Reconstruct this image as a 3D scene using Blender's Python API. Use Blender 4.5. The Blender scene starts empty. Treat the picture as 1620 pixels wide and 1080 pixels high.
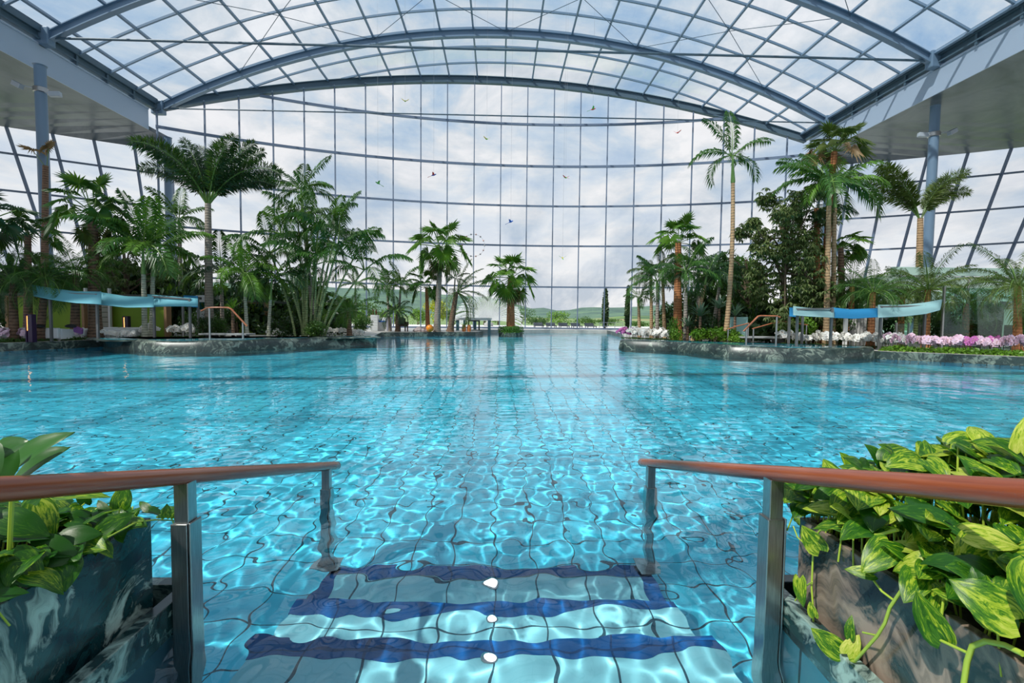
import bpy, math, random
import numpy as np
from mathutils import Vector, Matrix
PI = math.pi
C = bpy.context.scene.collection
SC = bpy.context.scene

# ---------------------------------------------------------------- camera
F_PX = 770.0
cam_d = bpy.data.cameras.new('camera'); cam = bpy.data.objects.new('camera', cam_d); C.objects.link(cam)
cam_d.sensor_fit = 'HORIZONTAL'; cam_d.sensor_width = 36; cam_d.lens = 36 * F_PX / 1620
cam_d.clip_start = 0.02; cam_d.clip_end = 6000
YAW, PITCH, ROLL = math.radians(1.6), math.radians(2.9), math.radians(0.6)
CAM = Vector((0, 0, 1.2))
R = Matrix.Rotation(-YAW, 3, 'Z') @ Matrix.Rotation(PI / 2 - PITCH, 3, 'X') @ Matrix.Rotation(ROLL, 3, 'Z')
cam.matrix_world = Matrix.Translation(CAM) @ R.to_4x4()
SC.camera = cam

def ray(px, py):
    return R @ Vector(((px - 810) / F_PX, (540 - py) / F_PX, -1))
def at(px, py, Y):                 # point of the plane y = Y seen at a pixel
    d = ray(px, py); return CAM + d * (Y / d.y)
def atz(px, py, z=0.0):            # point of the plane z seen at a pixel
    d = ray(px, py); return CAM + d * ((z - CAM.z) / d.z)
def proj(p):
    q = R.transposed() @ (Vector(p) - CAM); return 810 - q.x / q.z * F_PX, 540 + q.y / q.z * F_PX

# ---------------------------------------------------------------- world, sun, exposure
def nd(nt, t, **k):
    n = nt.nodes.new(t)
    for a, b in k.items():
        if a == 'inp':
            for i, v in b.items(): n.inputs[i].default_value = v
        else: setattr(n, a, b)
    return n
W = bpy.data.worlds.new('sky'); SC.world = W; W.use_nodes = True
nt = W.node_tree; nt.nodes.clear(); L = nt.links.new
out = nd(nt, 'ShaderNodeOutputWorld'); bg = nd(nt, 'ShaderNodeBackground', inp={'Strength': 0.86}); L(bg.outputs[0], out.inputs[0])
tc = nd(nt, 'ShaderNodeTexCoord'); sep = nd(nt, 'ShaderNodeSeparateXYZ'); L(tc.outputs['Generated'], sep.inputs[0])
mz = nd(nt, 'ShaderNodeMath', operation='MAXIMUM', inp={1: 0.0}); L(sep.outputs[2], mz.inputs[0])
az = nd(nt, 'ShaderNodeMath', operation='ADD', inp={1: 0.22}); L(mz.outputs[0], az.inputs[0])
dx = nd(nt, 'ShaderNodeMath', operation='DIVIDE'); L(sep.outputs[0], dx.inputs[0]); L(az.outputs[0], dx.inputs[1])
dy = nd(nt, 'ShaderNodeMath', operation='DIVIDE'); L(sep.outputs[1], dy.inputs[0]); L(az.outputs[0], dy.inputs[1])
cv = nd(nt, 'ShaderNodeCombineXYZ'); L(dx.outputs[0], cv.inputs[0]); L(dy.outputs[0], cv.inputs[1])
n1 = nd(nt, 'ShaderNodeTexNoise', inp={'Scale': 2.1, 'Detail': 10.0, 'Roughness': 0.60, 'Distortion': 0.3}); L(cv.outputs[0], n1.inputs['Vector'])
cr = nd(nt, 'ShaderNodeValToRGB'); L(n1.outputs[0], cr.inputs[0])
e = cr.color_ramp.elements
e[0].position = 0.38; e[0].color = (0.33, 0.50, 0.72, 1)
e[1].position = 0.61; e[1].color = (0.97, 0.95, 0.96, 1)
x_ = e.new(0.47); x_.color = (0.53, 0.65, 0.78, 1)
x_ = e.new(0.54); x_.color = (0.76, 0.79, 0.83, 1)
# greyer, flatter cloud near the horizon
n2 = nd(nt, 'ShaderNodeTexNoise', inp={'Scale': 1.9, 'Detail': 8.0, 'Roughness': 0.60, 'Distortion': 0.3})
mp = nd(nt, 'ShaderNodeMapping', inp={'Scale': (1.0, 0.35, 1.0), 'Location': (3.1, 1.7, 0)}); L(cv.outputs[0], mp.inputs[0]); L(mp.outputs[0], n2.inputs['Vector'])
cr2 = nd(nt, 'ShaderNodeValToRGB'); L(n2.outputs[0], cr2.inputs[0])
e = cr2.color_ramp.elements
e[0].position = 0.40; e[0].color = (0.58, 0.63, 0.70, 1)
e[1].position = 0.56; e[1].color = (0.97, 0.95, 0.94, 1)
hz = nd(nt, 'ShaderNodeMapRange', inp={'From Min': 0.03, 'From Max': 0.42}); L(sep.outputs[2], hz.inputs[0])
mx = nd(nt, 'ShaderNodeMix', data_type='RGBA'); L(hz.outputs[0], mx.inputs['Factor']); L(cr2.outputs[0], mx.inputs['A']); L(cr.outputs[0], mx.inputs['B'])
L(mx.outputs['Result'], bg.inputs[0])
sun_d = bpy.data.lights.new('sun', 'SUN'); sun = bpy.data.objects.new('sun', sun_d); C.objects.link(sun)
sun_d.energy = 3.8; sun_d.angle = math.radians(1.1); sun_d.color = (1.0, 0.94, 0.84)
SUNDIR = Vector((0.50, 0.42, -0.78)).normalized()
sun.rotation_euler = SUNDIR.to_track_quat('-Z', 'Y').to_euler()
sun_d.cycles.is_caustics_light = True
vs = SC.view_settings
vs.view_transform = 'Standard'; vs.look = 'None'; vs.exposure = 0.25; vs.gamma = 1.0; vs.use_curve_mapping = False
cy = SC.cycles
cy.max_bounces = 8; cy.transparent_max_bounces = 24; cy.transmission_bounces = 6; cy.glossy_bounces = 4; cy.diffuse_bounces = 3
cy.caustics_reflective = False; cy.caustics_refractive = True; cy.sample_clamp_indirect = 4.0; cy.use_denoising = True
SC.cycles.blur_glossy = 0.3

# ---------------------------------------------------------------- materials
MATS = {}
def mat(name, col=(0.5, 0.5, 0.5), rough=0.5, metal=0.0, spec=0.5, emit=None, es=1.0):
    if name in MATS: return MATS[name]
    m = bpy.data.materials.new(name); m.use_nodes = True; b = m.node_tree.nodes['Principled BSDF']
    b.inputs['Base Color'].default_value = (*col, 1); b.inputs['Roughness'].default_value = rough
    b.inputs['Metallic'].default_value = metal; b.inputs['Specular IOR Level'].default_value = spec
    if emit: b.inputs['Emission Color'].default_value = (*emit, 1); b.inputs['Emission Strength'].default_value = es
    MATS[name] = m; return m
def ramp(nt, stops):
    r = nd(nt, 'ShaderNodeValToRGB'); e = r.color_ramp.elements
    e[0].position = stops[0][0]; e[0].color = (*stops[0][1], 1); e[1].position = stops[-1][0]; e[1].color = (*stops[-1][1], 1)
    for p, c in stops[1:-1]: q = e.new(p); q.color = (*c, 1)
    return r
def noisemat(name, stops, scale=3.0, detail=6.0, rough=0.5, dist=0.0, vscale=(1, 1, 1), metal=0.0, bump=0.0, spec=0.5, nrough=0.55, rot=(0, 0, 0)):
    m = mat(name, rough=rough, metal=metal, spec=spec); nt = m.node_tree; b = nt.nodes['Principled BSDF']; L = nt.links.new
    tc = nd(nt, 'ShaderNodeTexCoord'); mp = nd(nt, 'ShaderNodeMapping', inp={'Scale': vscale, 'Rotation': rot}); L(tc.outputs['Object'], mp.inputs[0])
    n = nd(nt, 'ShaderNodeTexNoise', inp={'Scale': scale, 'Detail': detail, 'Distortion': dist, 'Roughness': nrough}); L(mp.outputs[0], n.inputs['Vector'])
    r = ramp(nt, stops); L(n.outputs[0], r.inputs[0]); L(r.outputs[0], b.inputs['Base Color'])
    if bump:
        bp = nd(nt, 'ShaderNodeBump', inp={'Strength': bump, 'Distance': 0.02}); L(n.outputs[0], bp.inputs['Height']); L(bp.outputs[0], b.inputs['Normal'])
    return m
def leafmat(name, c0, c1, trans=0.35, rough=0.42, scale=1.2):
    """green foliage: glossy diffuse front with light passing through the blade"""
    m = mat(name, rough=rough, spec=0.45); nt = m.node_tree; b = nt.nodes['Principled BSDF']; L = nt.links.new
    tc = nd(nt, 'ShaderNodeTexCoord'); n = nd(nt, 'ShaderNodeTexNoise', inp={'Scale': scale, 'Detail': 3.0}); L(tc.outputs['Object'], n.inputs['Vector'])
    r = ramp(nt, [(0.35, c0), (0.65, c1)]); L(n.outputs[0], r.inputs[0]); L(r.outputs[0], b.inputs['Base Color'])
    t = nd(nt, 'ShaderNodeBsdfTranslucent'); ms = nd(nt, 'ShaderNodeMixShader', inp={0: trans}); o = nt.nodes['Material Output']
    g = nd(nt, 'ShaderNodeMix', data_type='RGBA', inp={'Factor': 0.5, 'B': (0.16, 0.32, 0.02, 1)}); L(r.outputs[0], g.inputs['A']); L(g.outputs['Result'], t.inputs[0])
    L(b.outputs[0], ms.inputs[1]); L(t.outputs[0], ms.inputs[2]); L(ms.outputs[0], o.inputs[0])
    return m
def glassmat(name, tint=(0.9, 0.94, 0.95), refl=0.06, rough=0.0):
    m = bpy.data.materials.new(name); m.use_nodes = True; nt = m.node_tree; nt.nodes.clear(); L = nt.links.new
    o = nd(nt, 'ShaderNodeOutputMaterial'); t = nd(nt, 'ShaderNodeBsdfTransparent'); t.inputs[0].default_value = (*tint, 1)
    g = nd(nt, 'ShaderNodeBsdfGlossy'); g.inputs['Roughness'].default_value = rough; g.inputs[0].default_value = (0.9, 0.95, 0.95, 1)
    f = nd(nt, 'ShaderNodeLayerWeight', inp={'Blend': 0.12}); ma = nd(nt, 'ShaderNodeMath', operation='MULTIPLY_ADD', inp={1: 0.10, 2: refl * 0.4}, use_clamp=True)
    ms = nd(nt, 'ShaderNodeMixShader'); L(f.outputs['Fresnel'], ma.inputs[0]); L(ma.outputs[0], ms.inputs[0]); L(t.outputs[0], ms.inputs[1]); L(g.outputs[0], ms.inputs[2]); L(ms.outputs[0], o.inputs[0])
    MATS[name] = m; return m

STEEL = mat('blue_grey_steel', (0.13, 0.21, 0.31), 0.42, 0.0)
STEEL_D = mat('dark_blue_grey_steel', (0.06, 0.11, 0.155), 0.5)
MULL = mat('mullion_paint', (0.13, 0.18, 0.27), 0.5)
FASCIA = mat('pale_blue_fascia', (0.34, 0.43, 0.56), 0.35)
INOX = noisemat('brushed_stainless', [(0.3, (0.30, 0.31, 0.31)), (0.7, (0.46, 0.47, 0.47))], scale=30, vscale=(8, 8, 0.4), metal=0.95, rough=0.28)
GLASS = glassmat('clear_glass', (0.93, 0.95, 0.965), 0.05)
ROOFGLASS = glassmat('roof_glass', (0.84, 0.89, 0.93), 0.03)
GREENGLASS = glassmat('greenish_glass', (0.72, 0.86, 0.80), 0.12)
FROSTGLASS = mat('frosted_green_glass', (0.42, 0.60, 0.52), 0.25)

# marble with swirling veins
def marble(name, dark, mid, pale, scale=1.6, rough=0.16, off=0.0):
    m = mat(name, rough=rough, spec=0.6); nt = m.node_tree; b = nt.nodes['Principled BSDF']; L = nt.links.new
    tc = nd(nt, 'ShaderNodeTexCoord'); n0 = nd(nt, 'ShaderNodeTexNoise', inp={'Scale': scale, 'Detail': 4.0, 'Distortion': 1.2}); L(tc.outputs['Object'], n0.inputs['Vector'])
    mv = nd(nt, 'ShaderNodeVectorMath', operation='MULTIPLY_ADD'); L(n0.outputs['Color'], mv.inputs[0]); mv.inputs[1].default_value = (0.9, 0.9, 0.9); L(tc.outputs['Object'], mv.inputs[2])
    n = nd(nt, 'ShaderNodeTexNoise', inp={'Scale': scale * 1.5, 'Detail': 9.0, 'Distortion': 2.6, 'Roughness': 0.62}); L(mv.outputs[0], n.inputs['Vector'])
    r = ramp(nt, [(0.36, dark), (0.46, mid), (0.51, tuple(0.5 * (a + c) for a, c in zip(mid, dark))), (0.57, tuple(0.55 * c for c in pale)), (0.66, pale)]); nm = nd(nt, 'ShaderNodeTexNoise', inp={'Scale': scale * 0.9, 'Detail': 2.0}); L(mv.outputs[0], nm.inputs['Vector']); ma = nd(nt, 'ShaderNodeMath', operation='MULTIPLY_ADD', inp={1: 0.5, 2: -0.25 + off}); L(nm.outputs[0], ma.inputs[0]); sm = nd(nt, 'ShaderNodeMath', operation='ADD'); L(n.outputs[0], sm.inputs[0]); L(ma.outputs[0], sm.inputs[1])
    L(sm.outputs[0], r.inputs[0]); L(r.outputs[0], b.inputs['Base Color'])
    return m
MARBLE = marble('green_black_marble', (0.005, 0.014, 0.016), (0.012, 0.050, 0.052), (0.30, 0.44, 0.40))
MARBLE2 = marble('dark_veined_stone', (0.010, 0.018, 0.017), (0.030, 0.052, 0.046), (0.22, 0.27, 0.22), scale=1.3, rough=0.35)

def tile_mat(name, col, grout, size=0.305, gw=0.012, ox=0.0, oy=0.0, rough=0.35, use_z=False):
    m = mat(name, rough=rough); nt = m.node_tree; b = nt.nodes['Principled BSDF']; L = nt.links.new
    tc = nd(nt, 'ShaderNodeTexCoord'); sp = nd(nt, 'ShaderNodeSeparateXYZ'); L(tc.outputs['Object'], sp.inputs[0])
    prev = None
    for ax, off in ((0, ox), (1, oy)) + (((2, 0.0),) if use_z else ()):
        a = nd(nt, 'ShaderNodeMath', operation='ADD', inp={1: off + 300 * size}); L(sp.outputs[ax], a.inputs[0])
        d = nd(nt, 'ShaderNodeMath', operation='MODULO', inp={1: size}); L(a.outputs[0], d.inputs[0])
        g = nd(nt, 'ShaderNodeMath', operation='LESS_THAN', inp={1: gw}); L(d.outputs[0], g.inputs[0])
        if prev:
            q = nd(nt, 'ShaderNodeMath', operation='MAXIMUM'); L(prev.outputs[0], q.inputs[0]); L(g.outputs[0], q.inputs[1]); prev = q
        else: prev = g
    n = nd(nt, 'ShaderNodeTexNoise', inp={'Scale': 0.8, 'Detail': 3.0}); L(tc.outputs['Object'], n.inputs['Vector'])
    r = ramp(nt, [(0.3, tuple(c * 0.92 for c in col)), (0.7, tuple(min(1, c * 1.05) for c in col))]); L(n.outputs[0], r.inputs[0])
    mx = nd(nt, 'ShaderNodeMix', data_type='RGBA'); L(prev.outputs[0], mx.inputs['Factor']); L(r.outputs[0], mx.inputs['A']); mx.inputs['B'].default_value = (*grout, 1)
    L(mx.outputs['Result'], b.inputs['Base Color']); return m
POOLTILE = tile_mat('pool_tile', (0.07, 0.58, 0.80), (0.015, 0.06, 0.09), oy=0.10, ox=0.03)
STEPTILE = tile_mat('step_tile', (0.22, 0.60, 0.72), (0.015, 0.06, 0.09), oy=0.10, ox=0.03)
BLUETILE = tile_mat('dark_blue_tile', (0.0, 0.07, 0.25), (0.0, 0.03, 0.12), oy=0.10, ox=0.03)
PAVE = noisemat('pale_stone_paving', [(0.3, (0.42, 0.40, 0.37)), (0.7, (0.62, 0.60, 0.56))], scale=2)

# ---------------------------------------------------------------- mesh helpers
def obj(name, verts, faces, m, parent=None, smooth=False, mats=None, fm=None):
    me = bpy.data.meshes.new(name); me.from_pydata([tuple(v) for v in verts], [], faces)
    for q in (mats or [m]): me.materials.append(q)
    if fm is not None: me.polygons.foreach_set('material_index', fm)
    if smooth: me.polygons.foreach_set('use_smooth', [True] * len(me.polygons))
    me.update()
    o = bpy.data.objects.new(name, me); C.objects.link(o)
    if parent is not None: o.parent = parent
    return o
class MB:
    def __init__(s): s.v = []; s.f = []; s.m = []
    def add(s, vs, fs, mi=0):
        k = len(s.v); s.v += [tuple(v) for v in vs]; s.f += [tuple(i + k for i in f) for f in fs]; s.m += [mi] * len(fs)
    def box(s, x0, x1, y0, y1, z0, z1, mi=0):
        s.add([(x0, y0, z0), (x1, y0, z0), (x1, y1, z0), (x0, y1, z0), (x0, y0, z1), (x1, y0, z1), (x1, y1, z1), (x0, y1, z1)],
              [(3, 2, 1, 0), (4, 5, 6, 7), (0, 1, 5, 4), (1, 2, 6, 5), (2, 3, 7, 6), (3, 0, 4, 7)], mi)
    def bar(s, a, b, w, h=None, up=(0, 0, 1), mi=0):
        """box beam from a to b, w across, h along up"""
        h = h or w; a = Vector(a); b = Vector(b); d = (b - a).normalized(); up = Vector(up)
        if abs(d.dot(up)) > 0.98: up = Vector((0, 1, 0))
        sx = d.cross(up).normalized() * w / 2; uz = sx.cross(d).normalized() * h / 2
        vs = [a - sx - uz, a + sx - uz, a + sx + uz, a - sx + uz, b - sx - uz, b + sx - uz, b + sx + uz, b - sx + uz]
        s.add(vs, [(3, 2, 1, 0), (4, 5, 6, 7), (0, 1, 5, 4), (1, 2, 6, 5), (2, 3, 7, 6), (3, 0, 4, 7)], mi)
    def tube(s, pts, r, n=10, cap=True, mi=0):
        pts = [Vector(p) for p in pts]; rs = r if isinstance(r, (list, tuple)) else [r] * len(pts)
        k = len(s.v); up = None
        for i, p in enumerate(pts):
            d = (pts[min(i + 1, len(pts) - 1)] - pts[max(i - 1, 0)])
            d = d.normalized() if d.length > 1e-9 else Vector((0, 0, 1))
            if up is None: up = Vector((0, 0, 1)) if abs(d.z) < 0.9 else Vector((1, 0, 0))
            a = d.cross(up).normalized(); b = a.cross(d).normalized(); up = b
            for j in range(n):
                t = 2 * PI * j / n; s.v.append(tuple(p + (a * math.cos(t) + b * math.sin(t)) * rs[i]))
        for i in range(len(pts) - 1):
            for j in range(n):
                s.f.append((k + i * n + j, k + i * n + (j + 1) % n, k + (i + 1) * n + (j + 1) % n, k + (i + 1) * n + j)); s.m.append(mi)
        if cap:
            s.f.append(tuple(k + j for j in range(n - 1, -1, -1))); s.m.append(mi)
            s.f.append(tuple(k + (len(pts) - 1) * n + j for j in range(n))); s.m.append(mi)
    def lathe(s, c, prof, n=20, mi=0):
        """prof: list of (radius, z) from bottom to top around c"""
        c = Vector(c); k = len(s.v)
        for r, z in prof:
            for j in range(n): t = 2 * PI * j / n; s.v.append((c.x + r * math.cos(t), c.y + r * math.sin(t), c.z + z))
        for i in range(len(prof) - 1):
            for j in range(n):
                s.f.append((k + i * n + j, k + i * n + (j + 1) % n, k + (i + 1) * n + (j + 1) % n, k + (i + 1) * n + j)); s.m.append(mi)
        s.f.append(tuple(k + j for j in range(n - 1, -1, -1))); s.m.append(mi)
        s.f.append(tuple(k + (len(prof) - 1) * n + j for j in range(n))); s.m.append(mi)
    def prism(s, poly, z0, z1, top=None, mi=0, mtop=None):
        """poly CCW list of (x, y); top: another ring for slanted sides"""
        n = len(poly); t = top or poly
        s.add([(p[0], p[1], z0) for p in poly] + [(p[0], p[1], z1) for p in t],
              [(i, (i + 1) % n, n + (i + 1) % n, n + i) for i in range(n)], mi)
        k = len(s.v) - 2 * n
        s.f.append(tuple(range(k + n, k + 2 * n))); s.m.append(mi if mtop is None else mtop)
        s.f.append(tuple(range(k + n - 1, k - 1, -1))); s.m.append(mi)
    def build(s, name, m, parent=None, smooth=False):
        mats = m if isinstance(m, list) else [m]
        return obj(name, s.v, s.f, None, parent, smooth, mats, s.m)
def bevel(o, w=0.01, n=2):
    b = o.modifiers.new('bevel', 'BEVEL'); b.width = w; b.segments = n; b.limit_method = 'ANGLE'; b.angle_limit = math.radians(40); return o
def smooth_by(o, ang=40):
    me = o.data; me.polygons.foreach_set('use_smooth', [True] * len(me.polygons))
    try: me.set_sharp_from_angle(angle=math.radians(ang))
    except Exception: pass
    return o
def tag(o, label=None, cat=None, group=None, kind=None):
    if label: o['label'] = label
    if cat: o['category'] = cat
    if group: o['group'] = group
    if kind: o['kind'] = kind
    return o
def empty(name, loc, rz=0.0, label=None, cat=None, group=None):
    o = bpy.data.objects.new(name, None); C.objects.link(o); o.location = loc; o.rotation_euler = (0, 0, rz); o.empty_display_size = 0.2
    return tag(o, label, cat, group)
KIDS = {}
def copy_tree(o, parent=None):
    c = o.copy(); C.objects.link(c)
    if parent is not None: c.parent = parent
    for ch in [q for q in C.objects if q.parent == o]: copy_tree(ch, c)
    return c
def ccw(poly):
    a = sum(poly[i][0] * poly[(i + 1) % len(poly)][1] - poly[(i + 1) % len(poly)][0] * poly[i][1] for i in range(len(poly)))
    return poly if a > 0 else poly[::-1]
def hashn(i, s=0.0): return (math.sin(i * 127.1 + s * 311.7) * 43758.5453) % 1.0
# ---------------------------------------------------------------- pool basin and decks
DZ = 0.25                                           # deck level above the water
P2 = lambda x, y, z=0.0: tuple(atz(x, y, z)[:2])
PW = lambda x, Y: (at(x, 520, Y).x, Y)
DEPTH = 1.45
fl = MB(); fl.box(-40, 40, -3, 42, -DEPTH - 0.1, -DEPTH)
tag(fl.build('floor', POOLTILE), kind='structure')
SX = -0.05                                          # centre line of the entry stairs
# entry stairs: three treads under water, each with a dark blue band along its edge
st = MB(); sb = MB()
TR = [(2.40, 0.85, 1.17), (2.87, 1.05, 1.15), (3.37, 1.25, 1.13)]    # edge Y, depth, half width
y_prev = -1.0
for i, (ye, d, hw) in enumerate(TR):
    st.box(SX - hw, SX + hw, y_prev, ye, -DEPTH, -d)
    sb.box(SX - hw - 0.004, SX + hw + 0.004, ye - 0.10, ye + 0.006, -d - 0.05, -d + 0.004)
    y_prev = ye
hw = TR[2][2]
for s in (-1, 1):
    x0, x1 = sorted((SX + s * (hw + 0.004), SX + s * (hw - 0.09)))
    sb.box(x0, x1, TR[1][0], TR[2][0], -1.30, -1.246)
for i, (ye, z, hw) in enumerate([(1.40, -0.45, 1.17), (1.86, -0.65, 1.17)]):
    st.box(SX - hw, SX + hw, -1.0, ye, -DEPTH, z)
o = tag(st.build('pool_steps', STEPTILE), kind='structure'); sb.build('edge_band', BLUETILE, o)

LEFT = [P2(-900, 600), P2(-300, 569), P2(0, 556), P2(120, 550.5), P2(160, 548.5), PW(215, 16.2), PW(330, 17.3), PW(470, 19.3), PW(588, 21.4), PW(603, 27.6), P2(700, 531.5), P2(752, 531.5), P2(764, 529.5), P2(745, 527.5)]
FAR = [P2(745, 527.5), P2(800, 527), P2(870, 526.5), P2(960, 527.5)]
RIGHT = [P2(960, 527.5), PW(984, 30), PW(989, 21.0), PW(1060, 18.9), PW(1150, 17.8), PW(1290, 16.8), P2(1392, 568), P2(1620, 579), P2(2000, 598), P2(2400, 625)]
def deck(name, edge, back, mt, kerb=None):
    poly = ccw(list(edge) + back); b = MB(); b.prism(poly, -DEPTH, -0.01, mi=0); w = b.build(name.replace('deck', 'pool_wall'), POOLTILE); tag(w, kind='structure')
    b = MB(); b.prism(poly, 0.0, DZ, mi=1, mtop=0); tag(b.build(name, [mt, kerb or MARBLE2]), kind='structure')
deck('deck_left', LEFT, [(-1.5, 41), (-60, 41), (-60, 10)], PAVE)
deck('deck_far', FAR, [(10, 42), (-1.5, 42)], PAVE, PAVE)
deck('deck_right', RIGHT, [(60, 10), (60, 41), (10, 41)], PAVE)
b = MB(); b.box(-60, 60, -12, -0.6, -DEPTH, 0.1); tag(b.build('deck_near', PAVE), kind='structure')

# ---------------------------------------------------------------- water surface
def wave(X, Y):
    Z = np.zeros_like(X); rng = np.random.RandomState(7)
    for i in range(46):
        lam = 0.10 * (1.06 ** i) * (0.9 + 0.2 * rng.rand()); a = rng.rand() * 2 * PI; k = 2 * PI / lam
        amp = lam / (2 * PI) * (0.0130 * math.exp(-(math.log(lam / 0.155) / 0.38) ** 2) + 0.0036) * (0.5 + rng.rand())
        cut = np.clip((lam * 60 - np.hypot(X, Y)) / (lam * 30), 0, 1)        # short ripples are meshed near the camera only
        Z += amp * cut * np.sin(k * (X * math.cos(a) + Y * math.sin(a)) + rng.rand() * 2 * PI + 0.8 * np.sin(X * 0.9 + i) + 0.8 * np.sin(Y * 0.8 + 2 * i))
    return Z
nr, nc = 860, 700
ys = 0.25 + (np.exp(np.linspace(0, 1, nr) * math.log(1 + 41.0 / 2.2)) - 1) * 2.2
ys = np.concatenate([[-0.7], ys])
us = np.linspace(-1, 1, nc)
YY, UU = np.meshgrid(ys, us, indexing='ij'); XX = UU * (2.6 + 1.12 * np.maximum(YY, 0))
ZZ = wave(XX, YY)
V = np.stack([XX, YY, ZZ], -1).reshape(-1, 3)
idx = np.arange(len(ys) * nc).reshape(len(ys), nc)
Fq = np.stack([idx[:-1, :-1], idx[:-1, 1:], idx[1:, 1:], idx[1:, :-1]], -1).reshape(-1, 4)
me = bpy.data.meshes.new('pool_water'); me.vertices.add(len(V)); me.vertices.foreach_set('co', V.ravel().astype(np.float32))
me.loops.add(Fq.size); me.loops.foreach_set('vertex_index', Fq.ravel().astype(np.int32)); me.polygons.add(len(Fq))
me.polygons.foreach_set('loop_start', np.arange(0, Fq.size, 4, dtype=np.int32)); me.update(calc_edges=True)
me.polygons.foreach_set('use_smooth', np.ones(len(Fq), bool))
water = bpy.data.objects.new('pool_water', me); C.objects.link(water)
tag(water, kind='structure'); tag(water, 'clear turquoise rippled water filling the big pool', 'water')
m = bpy.data.materials.new('pool_water'); m.use_nodes = True; nt = m.node_tree; nt.nodes.clear(); L = nt.links.new
o_ = nd(nt, 'ShaderNodeOutputMaterial'); g = nd(nt, 'ShaderNodeBsdfGlass', inp={'IOR': 1.333, 'Roughness': 0.0}); g.inputs[0].default_value = (0.97, 1, 1, 1)
L(g.outputs[0], o_.inputs[0])
tc = nd(nt, 'ShaderNodeTexCoord'); sp = nd(nt, 'ShaderNodeSeparateXYZ'); L(tc.outputs['Object'], sp.inputs[0])
mr = nd(nt, 'ShaderNodeMapRange', inp={'From Min': 3.0, 'From Max': 12.0, 'To Min': 0.0, 'To Max': 1.0}); L(sp.outputs[1], mr.inputs[0])
w1 = nd(nt, 'ShaderNodeTexNoise', inp={'Scale': 3.0, 'Detail': 4.0, 'Roughness': 0.5, 'Distortion': 0.4}); L(tc.outputs['Object'], w1.inputs['Vector'])
bp = nd(nt, 'ShaderNodeBump', inp={'Distance': 0.05}); L(w1.outputs[0], bp.inputs['Height'])
ml = nd(nt, 'ShaderNodeMath', operation='MULTIPLY', inp={1: 0.22}); L(mr.outputs[0], ml.inputs[0]); L(ml.outputs[0], bp.inputs['Strength']); L(bp.outputs[0], g.inputs['Normal'])
va = nd(nt, 'ShaderNodeVolumeAbsorption', inp={'Density': 0.30}); va.inputs[0].default_value = (0.0, 0.80, 0.95, 1)
me.materials.append(m); MATS['pool_water'] = m
water.cycles.is_caustics_caster = True
for n_ in ('floor', 'pool_steps', 'edge_band'): bpy.data.objects[n_].cycles.is_caustics_receiver = True
# ---------------------------------------------------------------- building: vaulted glass roof, curved glass wall, side facades
XE, ZE, ZA = 22.3, 14.6, 20.0
VR = (XE ** 2 + (ZA - ZE) ** 2) / (2 * (ZA - ZE))
def vault(x): return ZA - VR + math.sqrt(VR * VR - x * x)
def wall_y(x): return 39.6 - 50 + math.sqrt(2500 - (x - 3.0) ** 2)
def on_wall(px, py):
    d = ray(px, py); lo, hi = 5.0, 60.0
    for _ in range(50):
        t = (lo + hi) / 2; p = CAM + d * t
        if p.y < wall_y(max(-46, min(46, p.x))): lo = t
        else: hi = t
    return CAM + d * lo
RIBY = [33.0, 25.0, 17.0, 9.0, 1.0, -7.0]
xs_arc = [XE * math.sin(k / 24 * PI / 2 * 0.9999) if False else -XE + 2 * XE * k / 48 for k in range(49)]
# glass skin of the vault
yb = -7.2
gv = []; gf = []
for i, x in enumerate(xs_arc):
    z = vault(x) + 0.22
    for y in (yb, 9.0, 25.0, wall_y(x) + 0.1): gv.append((x, y, z))
for i in range(48):
    for j in range(3): a = i * 4 + j; gf.append((a, a + 4, a + 5, a + 1))
ceil = obj('ceiling', gv, gf, ROOFGLASS); tag(ceil, kind='structure')
def arc_beam(mb, y, w, h, drop, x0=-XE, x1=XE, n=40, yf=None):
    """curved bar of w x h hung `drop` below the glass"""
    pts = []
    for k in range(n + 1):
        x = x0 + (x1 - x0) * k / n; z = vault(x) + 0.2 - drop; yy = yf(x) if yf else y
        pts.append((x, yy, z))
    k0 = len(mb.v)
    for (x, yy, z) in pts:
        mb.v += [(x, yy - w / 2, z), (x, yy + w / 2, z), (x, yy + w / 2, z - h), (x, yy - w / 2, z - h)]
    for i in range(n):
        a = k0 + i * 4
        for j in range(4): mb.f.append((a + j, a + (j + 1) % 4, a + 4 + (j + 1) % 4, a + 4 + j)); mb.m.append(0)
    mb.f += [(k0 + 3, k0 + 2, k0 + 1, k0), (k0 + n * 4, k0 + n * 4 + 1, k0 + n * 4 + 2, k0 + n * 4 + 3)]; mb.m += [0, 0]
for y in RIBY:
    b = MB(); arc_beam(b, y, 0.30, 0.05, 0.18); arc_beam(b, y, 0.04, 0.40, 0.20); arc_beam(b, y, 0.30, 0.06, 0.60)
    b.build('roof_rib', STEEL, ceil)
b = MB(); yf = lambda x: wall_y(x)
arc_beam(b, 0, 0.30, 0.05, 0.10, yf=yf); arc_beam(b, 0, 0.06, 0.50, 0.12, yf=yf); arc_beam(b, 0, 0.34, 0.10, 0.56, yf=yf)
b.build('front_arch', STEEL_D, ceil)
pb = MB()
for k in range(-10, 11):
    x = 0.33 + 2.17 * k
    if abs(x) > XE - 0.2: continue
    z = vault(x); sl = -x / math.sqrt(VR * VR - x * x); upv = Vector((-sl, 0, 1)).normalized()
    pb.bar((x, yb, z + 0.06), (x, wall_y(x), z + 0.06), 0.11, 0.18, up=upv)
pb.build('purlins', STEEL, ceil)
cb = MB()
y = 37.3
ys_ = [37.35, 35.2, 33.0]
for a_, b_ in zip(RIBY[:-1], RIBY[1:]): ys_ += [a_ - 2, a_ - 4, a_ - 6]
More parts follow.
